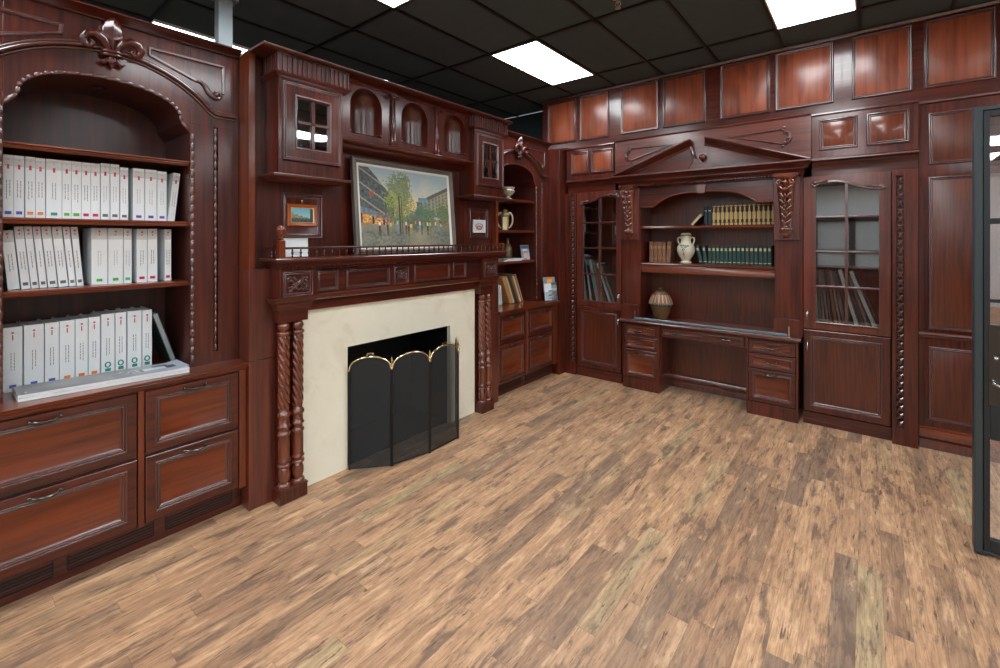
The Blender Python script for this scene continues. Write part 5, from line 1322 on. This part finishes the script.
# ------------------------------------------------------------------ books and vessels in the hutch
BF = -5.10
def book(s0, s1, z, h, front, depth, lean, cov, label, group, deco, page=None):
    w = s1-s0; t = thing('book', label, 'book', ((s0+s1)/2, front-depth/2, z), group, 'B')
    ang = math.atan2(lean, h)
    if lean > 0: M = Matrix.Translation((s1, 0, z+.001)) @ Matrix.Rotation(ang, 4, 'Y') @ Matrix.Translation((-w, 0, 0))
    else: M = Matrix.Translation((s0, 0, z+.001)) @ Matrix.Rotation(ang, 4, 'Y')
    g = G('B'); g.M = M
    c = .003
    g.box(.0005, c, front-depth, front-.004, 0, h); g.box(w-c, w-.0005, front-depth, front-.004, 0, h)
    n = 6; a = [(w*.5 - (w*.5-.0005)*math.cos(PI*i/n), front-.004+.007*math.sin(PI*i/n)) for i in range(n+1)]
    lo = [g.v(x, y, 0) for x, y in a]; hi = [g.v(x, y, h) for x, y in a]
    for i in range(n): g.f([lo[i], lo[i+1], hi[i+1], hi[i]], True)
    g.f(lo); g.f(hi)
    build(g, 'cover', cov, t, angle=60)
    g = G('B'); g.M = M; g.box(c, w-c, front-depth+.004, front-.006, .004, h-.004); build(g, 'pages', page or cream_stone_label, t)
    for nm, m, z0, z1, f in deco:
        g = G('B'); g.M = M; q = [(w*.5 - (w*.5-.0005)*f*math.cos(PI*i/n), front-.0032+.0074*math.sin(math.acos(max(-1, min(1, f*math.cos(PI*i/n)))))) for i in range(n+1)]
        lo = [g.v(x, y, h*z0) for x, y in q]; hi = [g.v(x, y, h*z1) for x, y in q]
        for i in range(n): g.f([lo[i], lo[i+1], hi[i+1], hi[i]], True)
        build(g, nm, m, t)
    return t
brown_leather = plain('worn_brown_leather', (.22, .10, .055), .55, var=.3)
navy = plain('navy_cloth', (.014, .022, .040), .5); green_cloth = plain('dark_green_cloth', (.016, .050, .045), .5, var=.2); dkleather = plain('dark_leather', (.05, .028, .016), .5)
gold = plain('gilt_tooling', (.46, .33, .14), .45, .25); gold_dull = plain('dull_gilt_label', (.55, .46, .26), .5, .1); tan_l = plain('tan_label', (.34, .19, .09), .5)
s = -1.988; ws = [.050, .050, .048, .046, .048]
for k, w in enumerate(ws):
    lean = .018 if k == 4 else 0
    book(s, s+w-.002, 1.425, .235, BF, .16, lean, brown_leather, '%s worn brown book from the left in the hutch%s' % (ORD[k], ', leaning right' if lean else ''), 'brown books in the hutch', [('title_label', tan_l, .66, .80, .9), ('title_label', tan_l, .16, .20, .9)])
    s += w
s = -1.432; w = .0402
for k in range(18):
    if s + w > -.706: break
    lean = -.045 if k == 0 else (-.020 if k == 1 else 0)
    h = .195 if k < 8 else .200
    if k == 0: s_ = s
    elif k == 1: s_ = s+.004
    else: s_ = s+.007
    if s_ + w > -.704: break
    book(s_, s_+w-.0015, 1.425, h, BF, .14, lean, green_cloth, '%s dark green book from the left in the hutch%s' % (ORD[k], ', leaning left' if lean else ''), 'green books in the hutch', [('gilt_title', gold_dull, .72, .86, .55), ('gilt_title', gold_dull, .10, .13, .8)])
    s += w
s = -1.302; w = .0423
for k in range(14):
    book(s, s+w-.0015, 1.832, .212, BF, .15, 0, dkleather, '%s gilt bound book from the left on the top shelf of the hutch' % ORD[k], 'gilt books in the hutch',
         [('gilt_panel', gold, .93, .985, .9), ('gilt_panel', gold, .72, .90, .35), ('gilt_panel', gold, .30, .64, .92), ('gilt_panel', gold, .64, .70, .5), ('gilt_panel', gold, .16, .30, .45), ('gilt_panel', gold, .03, .14, .80)])
    s += w
for k in range(2):
    s = -1.388 + k*.042; book(s, s+.040, 1.832, .205, BF-.01, .15, 0, navy, '%s of two navy books left of the gilt row on the top shelf' % ORD[k], 'navy books in the hutch', [('gilt_title', gold_dull, .76, .80, .6)])
# book leaning at 45 degrees, fore edge outward
t = thing('leaning_book', 'gilt edged book leaning steeply against the navy books on the top shelf of the hutch', 'book', (-1.45, -5.15, 1.832), W='B')
M = Matrix.Translation((-1.520, 0, 1.8335)) @ Matrix.Rotation(math.radians(42), 4, 'Y')
g = G('B'); g.M = M @ Matrix.Translation((0, 0, 0)); g.box(0, .003, -5.25, BF+.01, .0, .150) ; g.box(.030, .033, -5.25, BF+.01, .0, .150); g.box(.003, .030, -5.25, -5.247, 0, .150)
lift = .033*math.sin(math.radians(42))
for v_ in g.bm.verts: v_.co.z += lift
build(g, 'cover', dkleather, t)
g = G('B'); g.M = M; g.box(.0032, .0298, -5.246, BF+.008, .002, .148)
for v_ in g.bm.verts: v_.co.z += lift
build(g, 'gilt_pages', gold_dull, t)
# amphora
t = thing('two_handled_vase', 'cream two-handled amphora vase with dark swirls on the hutch shelf', 'vase', (-1.568, -5.09, 1.425), W='B')
g = G('B'); c = (-1.566, -5.085); z = 1.426
g.lathe(*c, [(.052, z), (.056, z+.004), (.056, z+.016), (.050, z+.022), (.040, z+.028), (.050, z+.048), (.074, z+.085), (.090, z+.125), (.094, z+.152), (.088, z+.182), (.068, z+.206), (.055, z+.222), (.050, z+.255), (.050, z+.288), (.056, z+.300), (.056, z+.314), (.046, z+.328), (.034, z+.332), (.032, z+.30)], 32)
vcream = plain('crazed_cream_ceramic', (.60, .56, .43), .3, coat=.4, var=.12); build(g, 'vase_body', vcream, t)
for sg in (1, -1):
    g = G('B'); pts = [(c[0]+sg*s, c[1], z+q) for s, q in ((.048, .272), (.068, .284), (.086, .276), (.090, .252), (.078, .222), (.068, .200))]; g.tube(pts, [.009, .009, .009, .008, .008, .008], 8); build(g, 'handle', vcream, t)
g = G('B')
def onv(a, zz): # point on the belly
    prof = [(.050, .048), (.074, .085), (.090, .125), (.094, .152), (.088, .182), (.068, .206)]
    zz_ = max(.05, min(.205, zz)); r = .09
    for (r0_, z0_), (r1_, z1_) in zip(prof, prof[1:]):
        if z0_ <= zz_ <= z1_: r = r0_+(r1_-r0_)*(zz_-z0_)/(z1_-z0_)
    return (c[0]+(r+.001)*math.sin(a), c[1]+(r+.001)*math.cos(a), z+zz)
for a0, z0_, R_, tt in ((-.15, .185, .020, 1.2), (.20, .190, .018, -1.2), (0, .150, .014, 1), (-.5, .195, .012, 1), (.55, .195, .012, -1), (0, .10, .010, 1)):
    q = scroll((a0, z0_), R_, 0, tt, 12); g.tube([onv(a0+(x-a0)*11, y) for x, y in q], .0038, 5)
g.tube([onv(0, .14-.09*k/6) for k in range(7)], .0025, 5)
build(g, 'painted_swirls', plain('dark_glaze_lines', (.05, .045, .035), .4), t)
g = G('B'); g.lathe(*c, [(.059, z+.300), (.0612, z+.306), (.0595, z+.312)], 28, cap=False); build(g, 'brown_neck_band', plain('brown_band', (.12, .07, .035), .5), t)
# ethnic pot
t = thing('striped_clay_pot', 'lidded brown clay pot with cream and orange stripes at the left of the desk top', 'pot', (-1.85, -5.09, .787), W='B')
g = G('B'); c = (-1.845, -5.085); z = .7865
clay = plain('brown_clay', (.115, .062, .022), .5, coat=.15, var=.3)
g.lathe(*c, [(.066, z), (.072, z+.006), (.086, z+.05), (.102, z+.10), (.116, z+.145), (.124, z+.172), (.126, z+.190), (.120, z+.215), (.104, z+.252), (.084, z+.284), (.062, z+.305), (.056, z+.312), (.040, z+.318), (.018, z+.322), (.014, z+.336), (.026, z+.342), (.026, z+.348), (.010, z+.352)], 36); build(g, 'pot_body', clay, t)
g = G('B'); P_ = [(.126, .190), (.120, .215), (.104, .252), (.088, .280)]
n = 18; cs = [[], []]
g2 = G('B')
for i in range(n):
    a0 = 2*PI*i/n; wd = 2*PI/n*.22
    for gg, off, kk in ((g, 0, 1.0), (g2, PI/n, .9)):
        rows = []
        for (r, zz) in P_:
            rows.append([gg.v(c[0]+(r+.0018)*math.cos(a0+off+wd*x), c[1]+(r+.0018)*math.sin(a0+off+wd*x), z+zz) for x in (-.8, 0, .8)])
        for p, q in zip(rows, rows[1:]):
            for j in range(2): gg.f([p[j], p[j+1], q[j+1], q[j]], True)
build(g, 'cream_stripes', plain('cream_slip', (.42, .32, .24), .5), t); build(g2, 'orange_stripes', plain('orange_slip', (.30, .10, .035), .5), t)
g = G('B')
for i in range(36):
    a = 2*PI*i/36; g.blob(c[0]+.126*math.cos(a), c[1]+.126*math.sin(a), z+.178 + (.006 if i % 2 else -.003), .008, .008, .007, nu=6, nv=4)
build(g, 'scalloped_band', plain('grey_slip', (.20, .22, .21), .5), t)
g = G('B'); g.lathe(*c, [(.1245, z+.160), (.1275, z+.166), (.1265, z+.172)], 36, cap=False); build(g, 'dark_band', plain('black_slip', (.03, .025, .02), .5), t)
# ------------------------------------------------------------------ camera, world, colour management
cd_ = bpy.data.cameras.new('camera'); cam = bpy.data.objects.new('camera', cd_); COL.objects.link(cam)
cam.location = (0, 0, 1.70); cam.rotation_euler = (PI/2, 0, math.atan2(.61700, .78696))
cd_.sensor_fit = 'HORIZONTAL'; cd_.sensor_width = 36; cd_.lens = 36*.453554
cd_.shift_x = -.01207; cd_.shift_y = -.09574; cd_.clip_start = .05; cd_.clip_end = 60
SC.camera = cam
w = bpy.data.worlds.new('world'); SC.world = w; w.use_nodes = True
w.node_tree.nodes['Background'].inputs[0].default_value = (.8, .88, 1, 1); w.node_tree.nodes['Background'].inputs[1].default_value = .15
SC.view_settings.view_transform = 'Standard'; SC.view_settings.look = 'None'; SC.view_settings.gamma = 1; SC.view_settings.use_curve_mapping = False
SC.view_settings.exposure = EXPO
SC.render.film_transparent = False
SC.cycles.use_denoising = True
SC.cycles.max_bounces = 8; SC.cycles.diffuse_bounces = 5; SC.cycles.glossy_bounces = 4; SC.cycles.transparent_max_bounces = 12
SC.cycles.sample_clamp_indirect = 8
